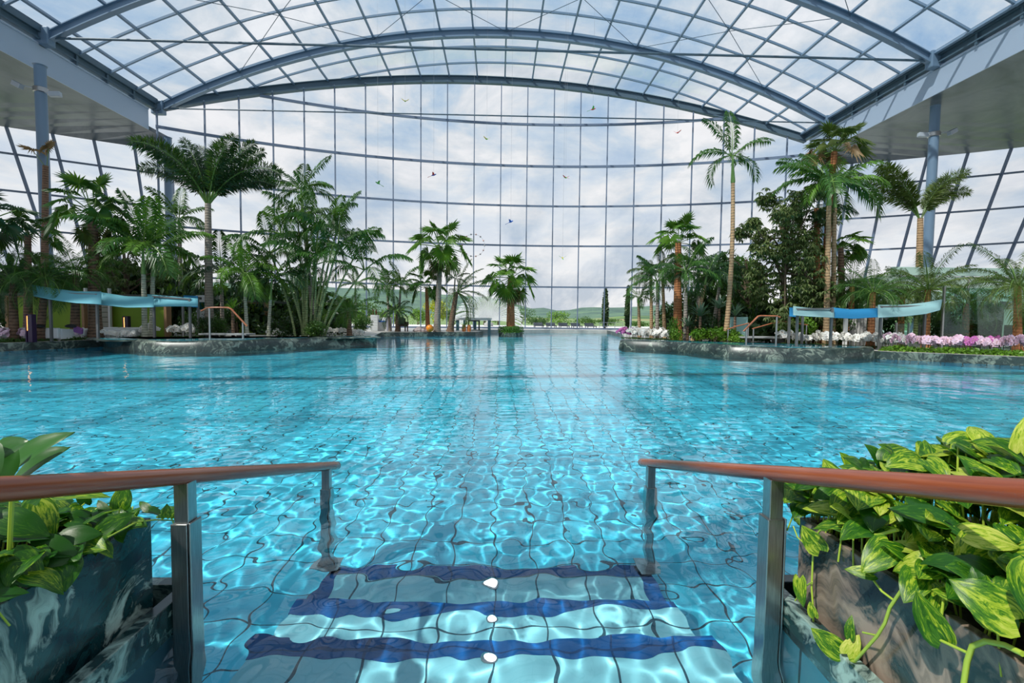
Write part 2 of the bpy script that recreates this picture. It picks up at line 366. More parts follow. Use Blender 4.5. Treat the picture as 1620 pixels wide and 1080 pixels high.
for y in ys_:
    x0, x1 = -XE, XE
    if y > 33:
        r = math.sqrt(max(0.0, 2500 - (y - 39.6 + 50) ** 2)); x0, x1 = max(-XE, 3 - r), min(XE, 3 + r)
    arc_beam(cb, y, 0.10, 0.12, 0.02, x0, x1)
cb.build('glazing_bars', STEEL, ceil)
# tie rods, bracing cables, hanging wires
for y in RIBY[:3]:
    t = MB(); t.tube([(-XE + 0.2, y, ZE - 0.1), (XE - 0.2, y, ZE - 0.1)], 0.045 if y > 30 else 0.06, 8); t.build('tie_rod', STEEL_D, ceil)
t = MB()
for y1, y0 in zip(RIBY[:3], RIBY[1:4]):
    for i in range(-8, 8, 4):
        xa, xb = 0.33 + 2.17 * i, 0.33 + 2.17 * (i + 4)
        for (p, q) in (((xa, y1), (xb, y0)), ((xb, y1), (xa, y0))):
            t.tube([(p[0], p[1], vault(p[0]) - 0.1), ((p[0] + q[0]) / 2, (p[1] + q[1]) / 2, vault((p[0] + q[0]) / 2) - 0.12), (q[0], q[1], vault(q[0]) - 0.1)], 0.018, 5)
t.build('bracing_cables', STEEL_D, ceil)
# eaves
for s, nm in ((-1, 'left'), (1, 'right')):
    e = MB(); ye = wall_y(s * XE) + 0.1
    def bx(mb, xa, xb, y0, y1, z0, z1):
        x0, x1 = sorted((s * xa, s * xb)); mb.box(x0, x1, y0, y1, z0, z1)
    bx(e, XE - 0.15, XE + 0.30, yb, ye, ZE + 0.05, ZE + 0.40); bx(e, XE + 0.0, XE + 0.06, yb, ye, ZE - 0.25, ZE + 0.05); bx(e, XE - 0.12, XE + 0.2, yb, ye, ZE - 0.30, ZE - 0.22)
    for k in range(int((ye - yb) / 2)):
        bx(e, XE - 0.10, XE + 0.25, yb + 2 * k, yb + 2 * k + 0.12, 14.15, ZE + 0.1)
    eo = tag(e.build('trim_%d' % (1 if s < 0 else 2), STEEL_D), kind='structure')
    for y in RIBY[:4]:                                     # rib feet
        g = MB(); bx(g, XE - 0.45, XE + 0.3, y - 0.22, y + 0.22, 14.1, 14.95); bevel(g.build('rib_foot', STEEL, eo), 0.05)
    f = MB(); bx(f, XE + 0.05, XE + 0.30, yb, ye - 0.6, 12.85, 14.15); bx(f, XE + 0.0, XE + 0.35, yb, ye - 0.6, 14.10, 14.18)
    tag(f.build('fascia_' + nm, FASCIA), kind='structure')

# curved front wall
WINPX = [-4] + []
mull = [327, 381, 434, 483, 531] + [v / 3 + 540 for v in (118, 247, 378, 503, 630, 756, 880, 1005, 1130, 1258, 1388, 1520)] + [1093, 1141.7, 1190, 1241.7, 1292]
mx_ = [on_wall(p, 300).x for p in mull]
mx_ = [mx_[0] - 2.3] + mx_
ROWZ = [on_wall(792, y).z for y in (453, 388, 325, 262, 196)]
XS = [-23 + 46 * k / 60 for k in range(61)]
XS = [x for x in XS if -22.6 <= x <= 22.6]
gv = []; gf = []
for x in XS: gv += [(x, wall_y(x), DZ), (x, wall_y(x), vault(max(-XE, min(XE, x))) - 0.3)]
for i in range(len(XS) - 1): a = 2 * i; gf.append((a, a + 2, a + 3, a + 1))
w1 = tag(obj('window_1', gv, gf, GLASS), kind='structure')
fb = MB()
for x in mx_:
    if abs(x) > 22.4: continue
    y = wall_y(x) - 0.06; fb.bar((x, y, DZ), (x, y, vault(min(XE, abs(x))) - 0.3), 0.072, 0.12, up=(0, 1, 0))
for i in range(len(XS) - 1):
    for z, h in list(zip(ROWZ, (0.12, 0.13, 0.14, 0.18, 0.18))) + [(DZ + 0.06, 0.12)]:
        if z > vault(min(XE, abs(XS[i]))) - 0.4: continue
        fb.bar((XS[i], wall_y(XS[i]) - 0.08, z), (XS[i + 1], wall_y(XS[i + 1]) - 0.08, z), 0.11, h)
fb.build('window_frame', MULL, w1)
# side facades leaning outward
LP = [(272, 260, 276, 350, 34.5), (217, 260, 228, 334, 33.5), (157, 260, 178, 355, 32.5), (96, 260, 120, 349, 31.5), (30, 260, 53, 328, 30.5), (-40, 260, -14, 335, 29.5), (-115, 260, -80, 340, 28.5), (-200, 260, -155, 340, 27.2)]
RP = [(1300, 270, 1292, 350, 34.8), (1346, 270, 1332, 350, 34.2), (1400, 283, 1370, 430, 33.4), (1468, 245, 1418, 432, 32.5), (1532, 240, 1473, 423, 31.6), (1598, 240, 1530, 420, 30.6), (1668, 240, 1590, 420, 29.5), (1745, 240, 1655, 420, 28.3), (1830, 240, 1730, 420, 27)]
ROW2 = [1.6, 3.85, 6.1, 8.35, 10.6]
SOF = 12.85; SOFO = 12.2
for LST, nm, sgn in ((LP, 'window_2', -1), (RP, 'window_3', 1)):
    lines = []
    for x1, y1, x2, y2, Y in LST:
        a = at(x1, y1, Y); b = at(x2, y2, Y); sl = (a.x - b.x) / (a.z - b.z)
        lines.append(lambda z, a=a, sl=sl, Y=Y: Vector((a.x + sl * (z - a.z), Y, z)))
    gv = []; gf = []
    for f in lines: gv += [f(DZ), f(SOFO)]
    for i in range(len(lines) - 1): k = 2 * i; gf.append((k, k + 2, k + 3, k + 1))
    w = tag(obj(nm, gv, gf, GLASS), kind='structure'); b = MB()
    for f in lines: b.bar(f(DZ), f(SOFO), 0.10, 0.16, up=(0, 1, 0))
    for z in ROW2:
        for f, g in zip(lines[:-1], lines[1:]): b.bar(f(z), g(z), 0.10, 0.11)
    b.build('window_frame', MULL, w)
    outer = [f(SOFO) for f in lines]
    outer.append(Vector((outer[-1].x + sgn * 8, yb, SOFO))); s_ = MB(); n_o = len(outer)
    for q in outer: s_.v += [(sgn * (XE + 0.1), q.y, SOF), tuple(q), (sgn * (XE + 0.1), q.y, SOF + 0.25), (q.x, q.y, SOFO + 0.25)]
    for i in range(n_o - 1):
        a_ = 4 * i
        s_.f += [(a_, a_ + 1, a_ + 5, a_ + 4), (a_ + 2, a_ + 6, a_ + 7, a_ + 3), (a_ + 1, a_ + 3, a_ + 7, a_ + 5), (a_, a_ + 4, a_ + 6, a_ + 2)]; s_.m += [0] * 4
    SOFM = noisemat('grey_green_metal_soffit', [(0.35, (0.06, 0.085, 0.105)), (0.65, (0.14, 0.17, 0.195))], scale=0.35, detail=5, dist=1.5, metal=0.0, rough=0.30, spec=0.30)
    tag(s_.build('ceiling_' + ('left' if sgn < 0 else 'right'), SOFM), kind='structure')

# ---------------------------------------------------------------- columns with floodlights
def column(px, py, Y, label, lamps):
    p = at(px, py, Y); c = empty('steel_column', (p.x, Y, DZ), 0, label, 'column')
    b = MB(); b.lathe((0, 0, 0), [(0.30, 0), (0.30, 0.05), (0.23, 0.07), (0.23, SOF - DZ - 0.05), (0.28, SOF - DZ)], 24); smooth_by(b.build('shaft', STEEL, c))
    if lamps:
        z0 = lamps[0]; b = MB(); b.lathe((0, 0, z0 - DZ), [(0.26, -0.12), (0.29, -0.10), (0.29, 0.10), (0.26, 0.12)], 24); smooth_by(b.build('clamp_collar', INOX, c))
        for (dx_, dz_, tx, tz) in lamps[1]:
            b = MB(); s = 1 if dx_ > 0 else -1
            b.bar((s * 0.27, -0.1, z0 - DZ + dz_ * 0.5), (dx_ - s * 0.25, -0.15, z0 - DZ + dz_), 0.05)
            b.bar((dx_ - s * 0.30, -0.25, z0 - DZ + dz_ - tz), (dx_ + s * 0.16, -0.15, z0 - DZ + dz_ + tz), 0.22, 0.22)
            bevel(b.build('floodlight', mat('floodlight_grey', (0.35, 0.40, 0.46), 0.35), c), 0.02)
    return c
column(64, 127, 24.3, 'tall blue-grey column at far left carrying two floodlights', (11.7, [(-0.95, 0.15, 0, 0.12), (0.9, -0.25, 0, 0.02)]))
column(265, 232, 33.6, 'blue-grey column standing at the far left corner of the glass wall', None)
column(1480, 166, 26.3, 'tall blue-grey column on the right side with two pale floodlights', (11.3, [(-0.85, -0.1, 0, 0.02), (0.9, 0.1, 0, 0.12)]))
column(1312, 232, 34.2, 'blue-grey column hidden mostly by the palms at the far right corner of the glass wall', None)
# ---------------------------------------------------------------- landscape outside
GZ = -0.5
MEADOW = noisemat('meadow_grass', [(0.35, (0.10, 0.20, 0.03)), (0.65, (0.20, 0.30, 0.06))], scale=0.05)
g = MB(); g.box(-2500, 2500, 44, 3500, GZ - 0.5, GZ); tag(g.build('meadow', MEADOW), kind='structure')
g = MB(); g.box(-46, 46, 42, 62, GZ - 0.3, 0.12); tag(g.build('terrace', mat('pale_terrace_stone', (0.70, 0.70, 0.69), 0.6)), kind='structure')
HILL = noisemat('wooded_hills', [(0.38, (0.045, 0.10, 0.085)), (0.52, (0.09, 0.17, 0.12)), (0.66, (0.14, 0.24, 0.13))], scale=0.012, detail=9, rough=0.9, nrough=0.7)
HILL2 = noisemat('fields_and_woods', [(0.40, (0.06, 0.13, 0.05)), (0.50, (0.14, 0.24, 0.07)), (0.56, (0.36, 0.30, 0.15)), (0.64, (0.20, 0.28, 0.09))], scale=0.006, detail=6, rough=0.9, vscale=(1, 0.5, 1))
def ridge(name, pts, Y, m, y0, y1):
    b = MB(); vs = []; rnd = random.Random(4); N = 160; x0, x1 = pts[0][0], pts[-1][0]
    for k in range(N + 1):
        px = x0 + (x1 - x0) * k / N
        for (xa, ya), (xb, yb2) in zip(pts[:-1], pts[1:]):
            if xa <= px <= xb: py = ya + (yb2 - ya) * (0.5 - 0.5 * math.cos(PI * (px - xa) / (xb - xa))); break
        p = at(px, py - rnd.random() * 0.7, Y)
        vs += [(p.x * y0 / Y, y0, GZ), (p.x, Y - (Y - y0) * 0.45, p.z * 0.62), (p.x, Y, p.z), (p.x * 1.1, y1, GZ)]
    fs = [(4 * k + j, 4 * k + 4 + j, 4 * k + 5 + j, 4 * k + 1 + j) for k in range(N) for j in range(3)]
    return tag(obj(name, vs, fs, m), kind='structure')
ridge('hills', [(-700, 470), (-200, 455), (100, 448), (300, 446), (440, 450), (560, 456), (640, 458), (700, 466), (770, 470), (815, 482), (845, 489), (862, 487), (885, 492), (905, 490), (925, 486), (960, 487), (1000, 486), (1060, 482), (1150, 485), (1400, 480), (1900, 476), (2500, 490)], 1500, HILL, 900, 2200)
ridge('low_hills', [(-900, 500), (200, 496), (600, 498), (800, 503), (880, 503), (930, 506), (985, 500), (1060, 500), (1200, 503), (1600, 500), (2400, 510)], 700, HILL2, 350, 900)

def leaf_cloud(mb, n, size, fn, rnd, mi=0):
    for _ in range(n):
        p, nrm = fn(rnd); a = Vector((rnd.uniform(-1, 1), rnd.uniform(-1, 1), rnd.uniform(-1, 1))).normalized()
        n_ = (Vector(nrm) + a * 0.8).normalized(); u = n_.cross(Vector((0, 0, 1)) if abs(n_.z) < 0.9 else Vector((1, 0, 0))).normalized(); v = n_.cross(u)
        th = rnd.random() * 2 * PI; u, v = u * math.cos(th) + v * math.sin(th), v * math.cos(th) - u * math.sin(th)
        s = size * rnd.uniform(0.6, 1.3); p = Vector(p)
        mb.add([p, p + u * s * 0.5 + v * s * 0.32 + n_ * s * 0.08, p + u * s, p + u * s * 0.5 - v * s * 0.32 + n_ * s * 0.08], [(0, 1, 2, 3)], mi)
def ell(rnd, c, r, shell=0.65):
    d = Vector((rnd.gauss(0, 1), rnd.gauss(0, 1), rnd.gauss(0, 1))).normalized(); k = shell + (1 - shell) * rnd.random()
    return (c[0] + d.x * r[0] * k, c[1] + d.y * r[1] * k, c[2] + d.z * r[2] * k), d
def outdoor_tree(px, base_y, top_y, Y, wpx, m, label, group=None, n=900, seed=1, cat='tree', name='outdoor_tree'):
    rnd = random.Random(seed); b = at(px, base_y, Y); h = at(px, top_y, Y).z - GZ; w = wpx / F_PX * Y / 2
    o = empty(name, (b.x, Y, GZ), 0, label, cat, group)
    t = MB(); t.tube([(0, 0, 0), (0.1, 0, h * 0.3), (0, 0, h * 0.6)], [h * 0.04, h * 0.03, h * 0.015], 7); t.build('trunk', BARK, o)
    f = MB(); blobs = [((rnd.uniform(-0.55, 0.55) * w, rnd.uniform(-0.5, 0.5) * w, h * rnd.uniform(0.3, 0.78)), (w * rnd.uniform(0.35, 0.6), w * 0.5, h * rnd.uniform(0.14, 0.24))) for _ in range(9)] + [((0, 0, h * 0.5), (w * 0.8, w * 0.7, h * 0.38)), ((0, 0, h * 0.78), (w * 0.4, w * 0.4, h * 0.21))]
    for c, r in blobs:
        leaf_cloud(f, n // len(blobs), max(0.25, h * 0.075), lambda q: ell(q, c, r), rnd)
    f.build('foliage', m, o); return o
BARK = noisemat('brown_bark', [(0.3, (0.06, 0.04, 0.025)), (0.7, (0.17, 0.12, 0.08))], scale=6, bump=0.6, rough=0.85)
LG = leafmat('bright_green_leaves', (0.10, 0.24, 0.02), (0.22, 0.40, 0.04))
LY = leafmat('yellow_green_leaves', (0.42, 0.46, 0.02), (0.62, 0.60, 0.04))
LM = leafmat('mid_green_leaves', (0.035, 0.10, 0.02), (0.09, 0.19, 0.035))
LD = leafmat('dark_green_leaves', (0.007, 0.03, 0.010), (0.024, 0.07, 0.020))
i = 0
for px, top, Y, w, m, lab in [
    (885, 490, 75, 44, LG, 'bright green round tree beyond the glass right of the island palm'), (925, 500, 90, 46, LM, 'low bush behind the cypress seen through the glass'),
    (850, 500, 82, 40, LM, 'low tree just right of the island palm trunk, outside'), (962, 503, 95, 50, LM, 'low mid green tree between the two outdoor cypresses'),
    (690, 470, 66, 46, LY, 'bright yellow-green tree outside behind the two tall fan palms'), (660, 486, 60, 36, LG, 'light green tree outside left of the yellow tree'),
    (716, 487, 62, 20, LM, 'narrow green tree outside behind the leaning date palm'), (625, 478, 70, 60, LG, 'wide light green tree outside behind the small twin palms'),
    (590, 470, 75, 60, LM, 'mid green tree outside behind the white cabinet'), (545, 468, 72, 70, LG, 'light green tree outside behind the areca clump'), (490, 462, 74, 80, LM, 'tall tree outside hidden behind the areca clump'),
    (735, 484, 90, 60, LM, 'bushy tree behind the left half of the fountain'), (825, 486, 92, 60, LM, 'bushy tree behind the right half of the fountain'), (775, 480, 95, 60, LM, 'bushy tree behind the middle of the fountain'),
    (430, 462, 70, 80, LM, 'tree outside behind the green wall'), (788, 470, 80, 34, LG, 'feathery tree behind the fountain, right of its middle'), (766, 468, 84, 30, LG, 'feathery tree behind the fountain, left of its middle'),
    (1010, 508, 90, 50, LM, 'low tree outside behind the white orchids'), (1060, 500, 80, 60, LM, 'green tree outside behind the orange palm trunk')]:
    i += 1; outdoor_tree(px, 519, top, Y, w, m, lab, 'trees beyond the glass wall', n=1000, seed=i)
CYP = leafmat('cypress_green', (0.015, 0.045, 0.01), (0.04, 0.085, 0.02), trans=0.1)
for px, lab, top in ((957, 'dark slender cypress standing outside, left one of two', 456), (993, 'dark slender cypress outside behind the white lamp post', 452)):
    rnd = random.Random(px); Y = 50; b = at(px, 520, Y); h = at(px, top, Y).z - 0.12; o = empty('cypress', (b.x, Y, 0.12), 0, lab, 'tree')
    t = MB(); t.tube([(0, 0, 0), (0, 0, h * 0.9)], [0.1, 0.02], 6); t.build('trunk', BARK, o)
    f = MB(); prof = lambda t: 0.42 * math.sin(min(1, t * 1.25 + 0.25) * PI / 2) * (1 - t) ** 0.6
    def fn(q):
        t = q.random(); a = q.random() * 2 * PI; r = prof(t) * q.uniform(0.75, 1); return (r * math.cos(a), r * math.sin(a), 0.25 + t * (h - 0.3)), (math.cos(a), math.sin(a), 0.8)
    leaf_cloud(f, 2600, 0.2, fn, rnd); f.build('foliage', CYP, o)
# lamp post beside the right cypress
p = at(997, 520, 44); o = empty('lamp_post', (p.x, 44, 0.12), 0, 'white lamp post with small round head outside beside the cypress', 'lamp')
b = MB(); b.tube([(0, 0, 0), (0, 0, 3.3)], 0.05, 10); b.build('pole', mat('white_paint', (0.8, 0.8, 0.8), 0.4), o)
b = MB(); b.lathe((0, 0, 3.3), [(0.05, 0), (0.12, 0.04), (0.14, 0.12), (0.10, 0.2), (0.02, 0.24)], 14); smooth_by(b.build('lamp_head', mat('white_paint'), o))
# fountain: fan of arching water jets
JET = bpy.data.materials.new('water_jets'); JET.use_nodes = True; nt = JET.node_tree; pb_ = nt.nodes['Principled BSDF']
pb_.inputs['Base Color'].default_value = (0.85, 0.88, 0.9, 1); pb_.inputs['Roughness'].default_value = 0.3; pb_.inputs['Alpha'].default_value = 0.42
Y = 54; c = at(773, 512, Y); o = empty('fountain', (c.x, Y, 0.12), 0, 'outdoor fountain throwing a wide fan of thin white water jets', 'fountain')
b = MB(); b.lathe((0, 0, 0), [(0.5, 0), (0.5, 0.35), (0.25, 0.45), (0.2, 0.7)], 20); b.build('nozzle_base', mat('grey_stone', (0.4, 0.4, 0.4)), o)
j = MB(); rnd = random.Random(5); mist = MB()
for k in range(64):
    a = math.radians(4 + 172 * k / 63); R_ = 4.2 + rnd.uniform(-0.2, 0.2)
    for dyy in (-0.5, 0.5):
        pts = []
        for t in range(9):
            s = t / 8 * (1.0 if 25 < math.degrees(a) < 155 else 0.9); droop = 1.3 * s ** 3 * abs(math.cos(a)) + 0.25 * s ** 4
            pts.append((math.cos(a) * R_ * s, dyy * s * 1.5, 0.6 + math.sin(a) * R_ * s * 0.92 - droop))
        j.tube(pts, [0.018 + 0.03 * t / 8 for t in range(9)], 5)
    for _ in range(26):
        s = rnd.uniform(0.7, 1.12); x = math.cos(a) * R_ * s; z = 0.6 + math.sin(a) * R_ * s * 0.92 - 1.3 * s ** 3 * abs(math.cos(a)) - 0.25 * s ** 4 + rnd.uniform(-0.4, 0.1)
        if z < 0.05: continue
        q = Vector((x, rnd.uniform(-1, 1), z)); r = rnd.uniform(0.015, 0.035); mist.add([q + Vector((r, 0, 0)), q + Vector((-r, 0, 0)), q + Vector((0, r, 0)), q + Vector((0, -r, 0)), q + Vector((0, 0, r)), q + Vector((0, 0, -r))], [(0, 2, 4), (2, 1, 4), (1, 3, 4), (3, 0, 4), (2, 0, 5), (1, 2, 5), (3, 1, 5), (0, 3, 5)])
j.build('water_jets', JET, o); tag(mist.build('spray', JET, o), kind='stuff')
# low loungers on the terrace, dark end-on
for px in (852, 872, 892, 912, 934):
    p = at(px, 520, 47); o = empty('outdoor_lounger', (p.x, 47, 0.12), 0, 'low dark outdoor lounger on the terrace beyond the glass', 'lounger', 'row of dark loungers on the outdoor terrace')
    b = MB(); b.box(-0.45, 0.45, -0.9, 0.5, 0.22, 0.30); b.build('seat', mat('dark_mesh', (0.05, 0.06, 0.07)), o)
    b = MB(); b.add([(-0.45, 0.5, 0.25), (0.45, 0.5, 0.25), (0.45, 0.95, 0.55), (-0.45, 0.95, 0.55), (-0.45, 0.55, 0.21), (0.45, 0.55, 0.21), (0.45, 1.0, 0.51), (-0.45, 1.0, 0.51)], [(0, 1, 2, 3), (7, 6, 5, 4), (0, 4, 5, 1), (1, 5, 6, 2), (2, 6, 7, 3), (3, 7, 4, 0)]); b.build('backrest', mat('dark_mesh'), o)
    for sx in (-0.4, 0.4):
        for sy in (-0.8, 0.45):
            b = MB(); b.box(sx - 0.03, sx + 0.03, sy - 0.03, sy + 0.03, 0, 0.22); b.build('leg', mat('dark_mesh'), o)
# ---------------------------------------------------------------- entry handrails
WOOD = noisemat('red_brown_handrail_wood', [(0.30, (0.17, 0.035, 0.014)), (0.55, (0.27, 0.07, 0.028)), (0.75, (0.35, 0.11, 0.05))], scale=9, vscale=(6, 0.25, 6), rough=0.22, detail=8, spec=0.6)
WOODF = noisemat('copper_brown_rail', [(0.30, (0.30, 0.09, 0.04)), (0.7, (0.48, 0.17, 0.08))], scale=6, rough=0.3)
for s, X, lab in ((-1, -1.19, 'left entry handrail of red-brown wood on two steel posts'), (1, 1.09, 'right entry handrail of red-brown wood on two steel posts')):
    o = empty('handrail', (X, 3.38, -1.25), 0, lab, 'handrail')
    zr = lambda Y: (0.58 if s < 0 else 0.595) - (0.286 if s < 0 else 0.278) * (Y - 1.86)
    loc = lambda y, z: (0, y - 3.38, z + 1.25)
    b = MB(); Yt = 3.61; pts = [loc(y, zr(y)) for y in (0.1, 0.6, 1.2, 1.8, 2.4, 3.0, 3.4, Yt - 0.02, Yt - 0.008, Yt)]
    A_ = Vector(pts[0]); D_ = Vector(pts[-1]) - A_; ln = D_.length; b.tube([(0, ln * t, 0) for t in (0, 0.2, 0.4, 0.6, 0.8, 0.97)] + [(0, ln - 0.02, 0), (0, ln - 0.008, 0), (0, ln, 0)], [0.031] * 7 + [0.026, 0.012], 24); rl = smooth_by(b.build('rail', WOOD, o), 50); rl.location = A_; rl.rotation_euler = (math.atan2(D_.z, D_.y), 0, 0)
    for Y in (1.86, 3.38):
        zt = zr(Y) - 0.028; zs = zt - 0.145; zb = -0.85 if Y < 2 else -1.25
        b = MB(); w = 0.027; c = loc(Y, 0)
        b.box(-w, w, c[1] - w, c[1] + w, c[2] + zs - 0.05, c[2] + zt + 0.01); up = bevel(b.build('upper_post', INOX, o), 0.003)
        b = MB(); b.box(-0.036, 0.026, c[1] - 0.036, c[1] + 0.036, c[2] + zb, c[2] + zs)
        b.box(0.030, 0.038, c[1] - 0.036, c[1] + 0.036, c[2] + zb, c[2] + zs + 0.004)
        b.box(0.025, 0.031, c[1] - 0.02, c[1] + 0.02, c[2] + zb, c[2] + zs - 0.01)
        sl = bevel(b.build('post_sleeve', INOX, o), 0.003)
        b = MB(); b.box(-0.075, 0.075, c[1] - 0.075, c[1] + 0.075, c[2] + zb, c[2] + zb + 0.012); b.build('base_plate', INOX, sl)

# three small round underwater lamps on the centre line of the steps
for i, (y, z) in enumerate([(2.30, -0.85), (2.74, -1.05), (3.22, -1.25)]):
    o = empty('underwater_lamp', (-0.04, y, z), 0, ['bright round underwater lamp on the nearest visible step', 'bright round underwater lamp on the middle step', 'bright round underwater lamp on the farthest step'][i], 'lamp', 'underwater step lamps')
    b = MB(); b.lathe((0, 0, 0), [(0.042, 0), (0.042, 0.006), (0.034, 0.008)], 16); b.build('ring', INOX, o)
    b = MB(); b.lathe((0, 0, 0.004), [(0.032, 0.006), (0.026, 0.014), (0.006, 0.018)], 16); b.build('lens', mat('lamp_lens', (1, 1, 1), emit=(0.95, 0.95, 1.0), es=2.5), o)

# ---------------------------------------------------------------- marble trays and planters by the entry
def planter(s, xt, xf, lab_t, lab_p):
    """s side, xt inner edge of the tray, xf planter face"""
    X = lambda a, b_: sorted((s * a, s * b_))
    t = MB(); y0, y1 = -0.55, 2.02; o = s
    x0, x1 = X(xt, xt + 0.05); t.box(x0, x1, y0, y1, -0.06, 0.10)
    x0, x1 = X(xt + 0.05, 3.4); t.box(x0, x1, y1 - 0.06, y1, -0.06, 0.10)
    x0, x1 = X(xt + 0.05, 3.4); t.box(x0, x1, y0, y1 - 0.06, -0.06, 0.0)
    tr = bevel(t.build('overflow_tray', MARBLE), 0.004); tag(tr, lab_t, 'tray')
    w = MB(); x0, x1 = X(xt + 0.01, 3.4); w.box(x0, x1, y0, y1 - 0.01, -DEPTH, -0.061); tag(w.build('pool_wall_' + ('left_near' if s < 0 else 'right_near'), STEPTILE), kind='structure')
    e = empty('marble_planter', (s * (xf + 0.35), 1.0, 0.0), 0, lab_p, 'planter')
    cx = s * (xf + 0.35); b = MB(); W_ = 0.75; th = 0.028; yf, yn = 1.86, -0.5; zt = 0.42
    def bx(a0, a1, ya, yb_, z0, z1, mb):
        x0, x1 = sorted((s * a0 - cx, s * a1 - cx)); mb.box(x0, x1, ya - 1.0, yb_ - 1.0, z0, z1)
    bx(xf, xf + th, yn, yf, 0.0, zt, b); bx(xf + W_ - th, xf + W_, yn, yf, 0.0, zt, b); bx(xf + th, xf + W_ - th, yf - th, yf, 0.0, zt, b); bx(xf + th, xf + W_ - th, yn, yn + th, 0.0, zt, b)
    bevel(b.build('marble_box', MARBLEL if s < 0 else MARBLER, e), 0.003)
    b = MB(); bx(xf + th, xf + W_ - th, yn + th, yf - th, 0.02, zt - 0.07, b)
    b.build('soil', noisemat('potting_soil', [(0.3, (0.008, 0.006, 0.004)), (0.7, (0.03, 0.02, 0.012))], scale=30, bump=0.8, rough=0.95), e)
    return e
MARBLEL = marble('teal_swirl_marble', (0.004, 0.012, 0.016), (0.010, 0.055, 0.060), (0.42, 0.56, 0.50), scale=1.6, off=0.035)
MARBLER = marble('brown_green_marble', (0.008, 0.018, 0.020), (0.030, 0.045, 0.042), (0.30, 0.24, 0.19), scale=1.1)
planter(-1, 1.235, 1.32, 'dark green marble overflow tray around the foot of the left planter', 'dark green marble planter with pale veins, left of the entry steps')
planter(1, 1.135, 1.20, 'dark green marble overflow tray around the foot of the right planter', 'dark brownish marble planter right of the entry steps')

# variegated heart shaped leaves
PO = mat('variegated_leaf', rough=0.33, spec=0.40); nt = PO.node_tree; b_ = nt.nodes['Principled BSDF']; L = nt.links.new
uv = nd(nt, 'ShaderNodeUVMap'); uv.uv_map = 'leaf'
mp = nd(nt, 'ShaderNodeMapping', inp={'Scale': (6.0, 2.2, 1.0), 'Rotation': (0, 0, 0.3)}); L(uv.outputs[0], mp.inputs[0])
n1 = nd(nt, 'ShaderNodeTexNoise', inp={'Scale': 1.0, 'Detail': 6.0, 'Roughness': 0.7, 'Distortion': 1.6}); L(mp.outputs[0], n1.inputs['Vector'])
n2 = nd(nt, 'ShaderNodeTexNoise', inp={'Scale': 0.22, 'Detail': 1.0}); L(uv.outputs[0], n2.inputs['Vector'])
ad = nd(nt, 'ShaderNodeMath', operation='MULTIPLY_ADD', inp={1: 0.9}); L(n2.outputs[0], ad.inputs[0]); L(n1.outputs[0], ad.inputs[2])
def po_ramp(cols):
    return ramp(nt, [(0.80, cols[0]), (0.93, cols[1]), (1.0, cols[2]), (1.10 if False else 0.999, cols[2])]) if False else ramp(nt, [(0.0, cols[0]), (0.45, cols[0]), (0.62, cols[1]), (0.74, cols[2]), (1.0, cols[3])])
mrr = nd(nt, 'ShaderNodeMapRange', inp={'From Min': 0.50, 'From Max': 1.25}); L(ad.outputs[0], mrr.inputs[0])
rr = po_ramp([(0.018, 0.10, 0.008), (0.07, 0.22, 0.010), (0.36, 0.50, 0.03), (0.66, 0.70, 0.16)]); L(mrr.outputs[0], rr.inputs[0]); L(rr.outputs[0], b_.inputs['Base Color'])
bpn = nd(nt, 'ShaderNodeBump', inp={'Strength': 0.25, 'Distance': 0.003}); L(n1.outputs[0], bpn.inputs['Height']); L(bpn.outputs[0], b_.inputs['Normal'])
tl = nd(nt, 'ShaderNodeBsdfTranslucent'); L(rr.outputs[0], tl.inputs[0]); ms = nd(nt, 'ShaderNodeMixShader', inp={0: 0.38}); L(b_.outputs[0], ms.inputs[1]); L(tl.outputs[0], ms.inputs[2]); L(ms.outputs[0], nt.nodes['Material Output'].inputs[0])
POL = PO.copy(); POL.name = 'variegated_leaf_darker'
for n_ in POL.node_tree.nodes:
    if n_.bl_idname == 'ShaderNodeMapRange': n_.inputs['From Min'].default_value = 0.60; n_.inputs['From Max'].default_value = 1.36
VINE = mat('yellow_green_vine', (0.34, 0.48, 0.05), 0.35)
PROF = [(0, 0.50), (0.06, 0.80), (0.16, 0.98), (0.30, 1.0), (0.45, 0.93), (0.60, 0.77), (0.74, 0.56), (0.87, 0.30), (0.95, 0.12), (1.0, 0.0)]
LANCE = [(0, 0.10), (0.08, 0.34), (0.2, 0.68), (0.35, 0.94), (0.5, 1.0), (0.65, 0.88), (0.8, 0.60), (0.9, 0.34), (0.96, 0.15), (1.0, 0.0)]
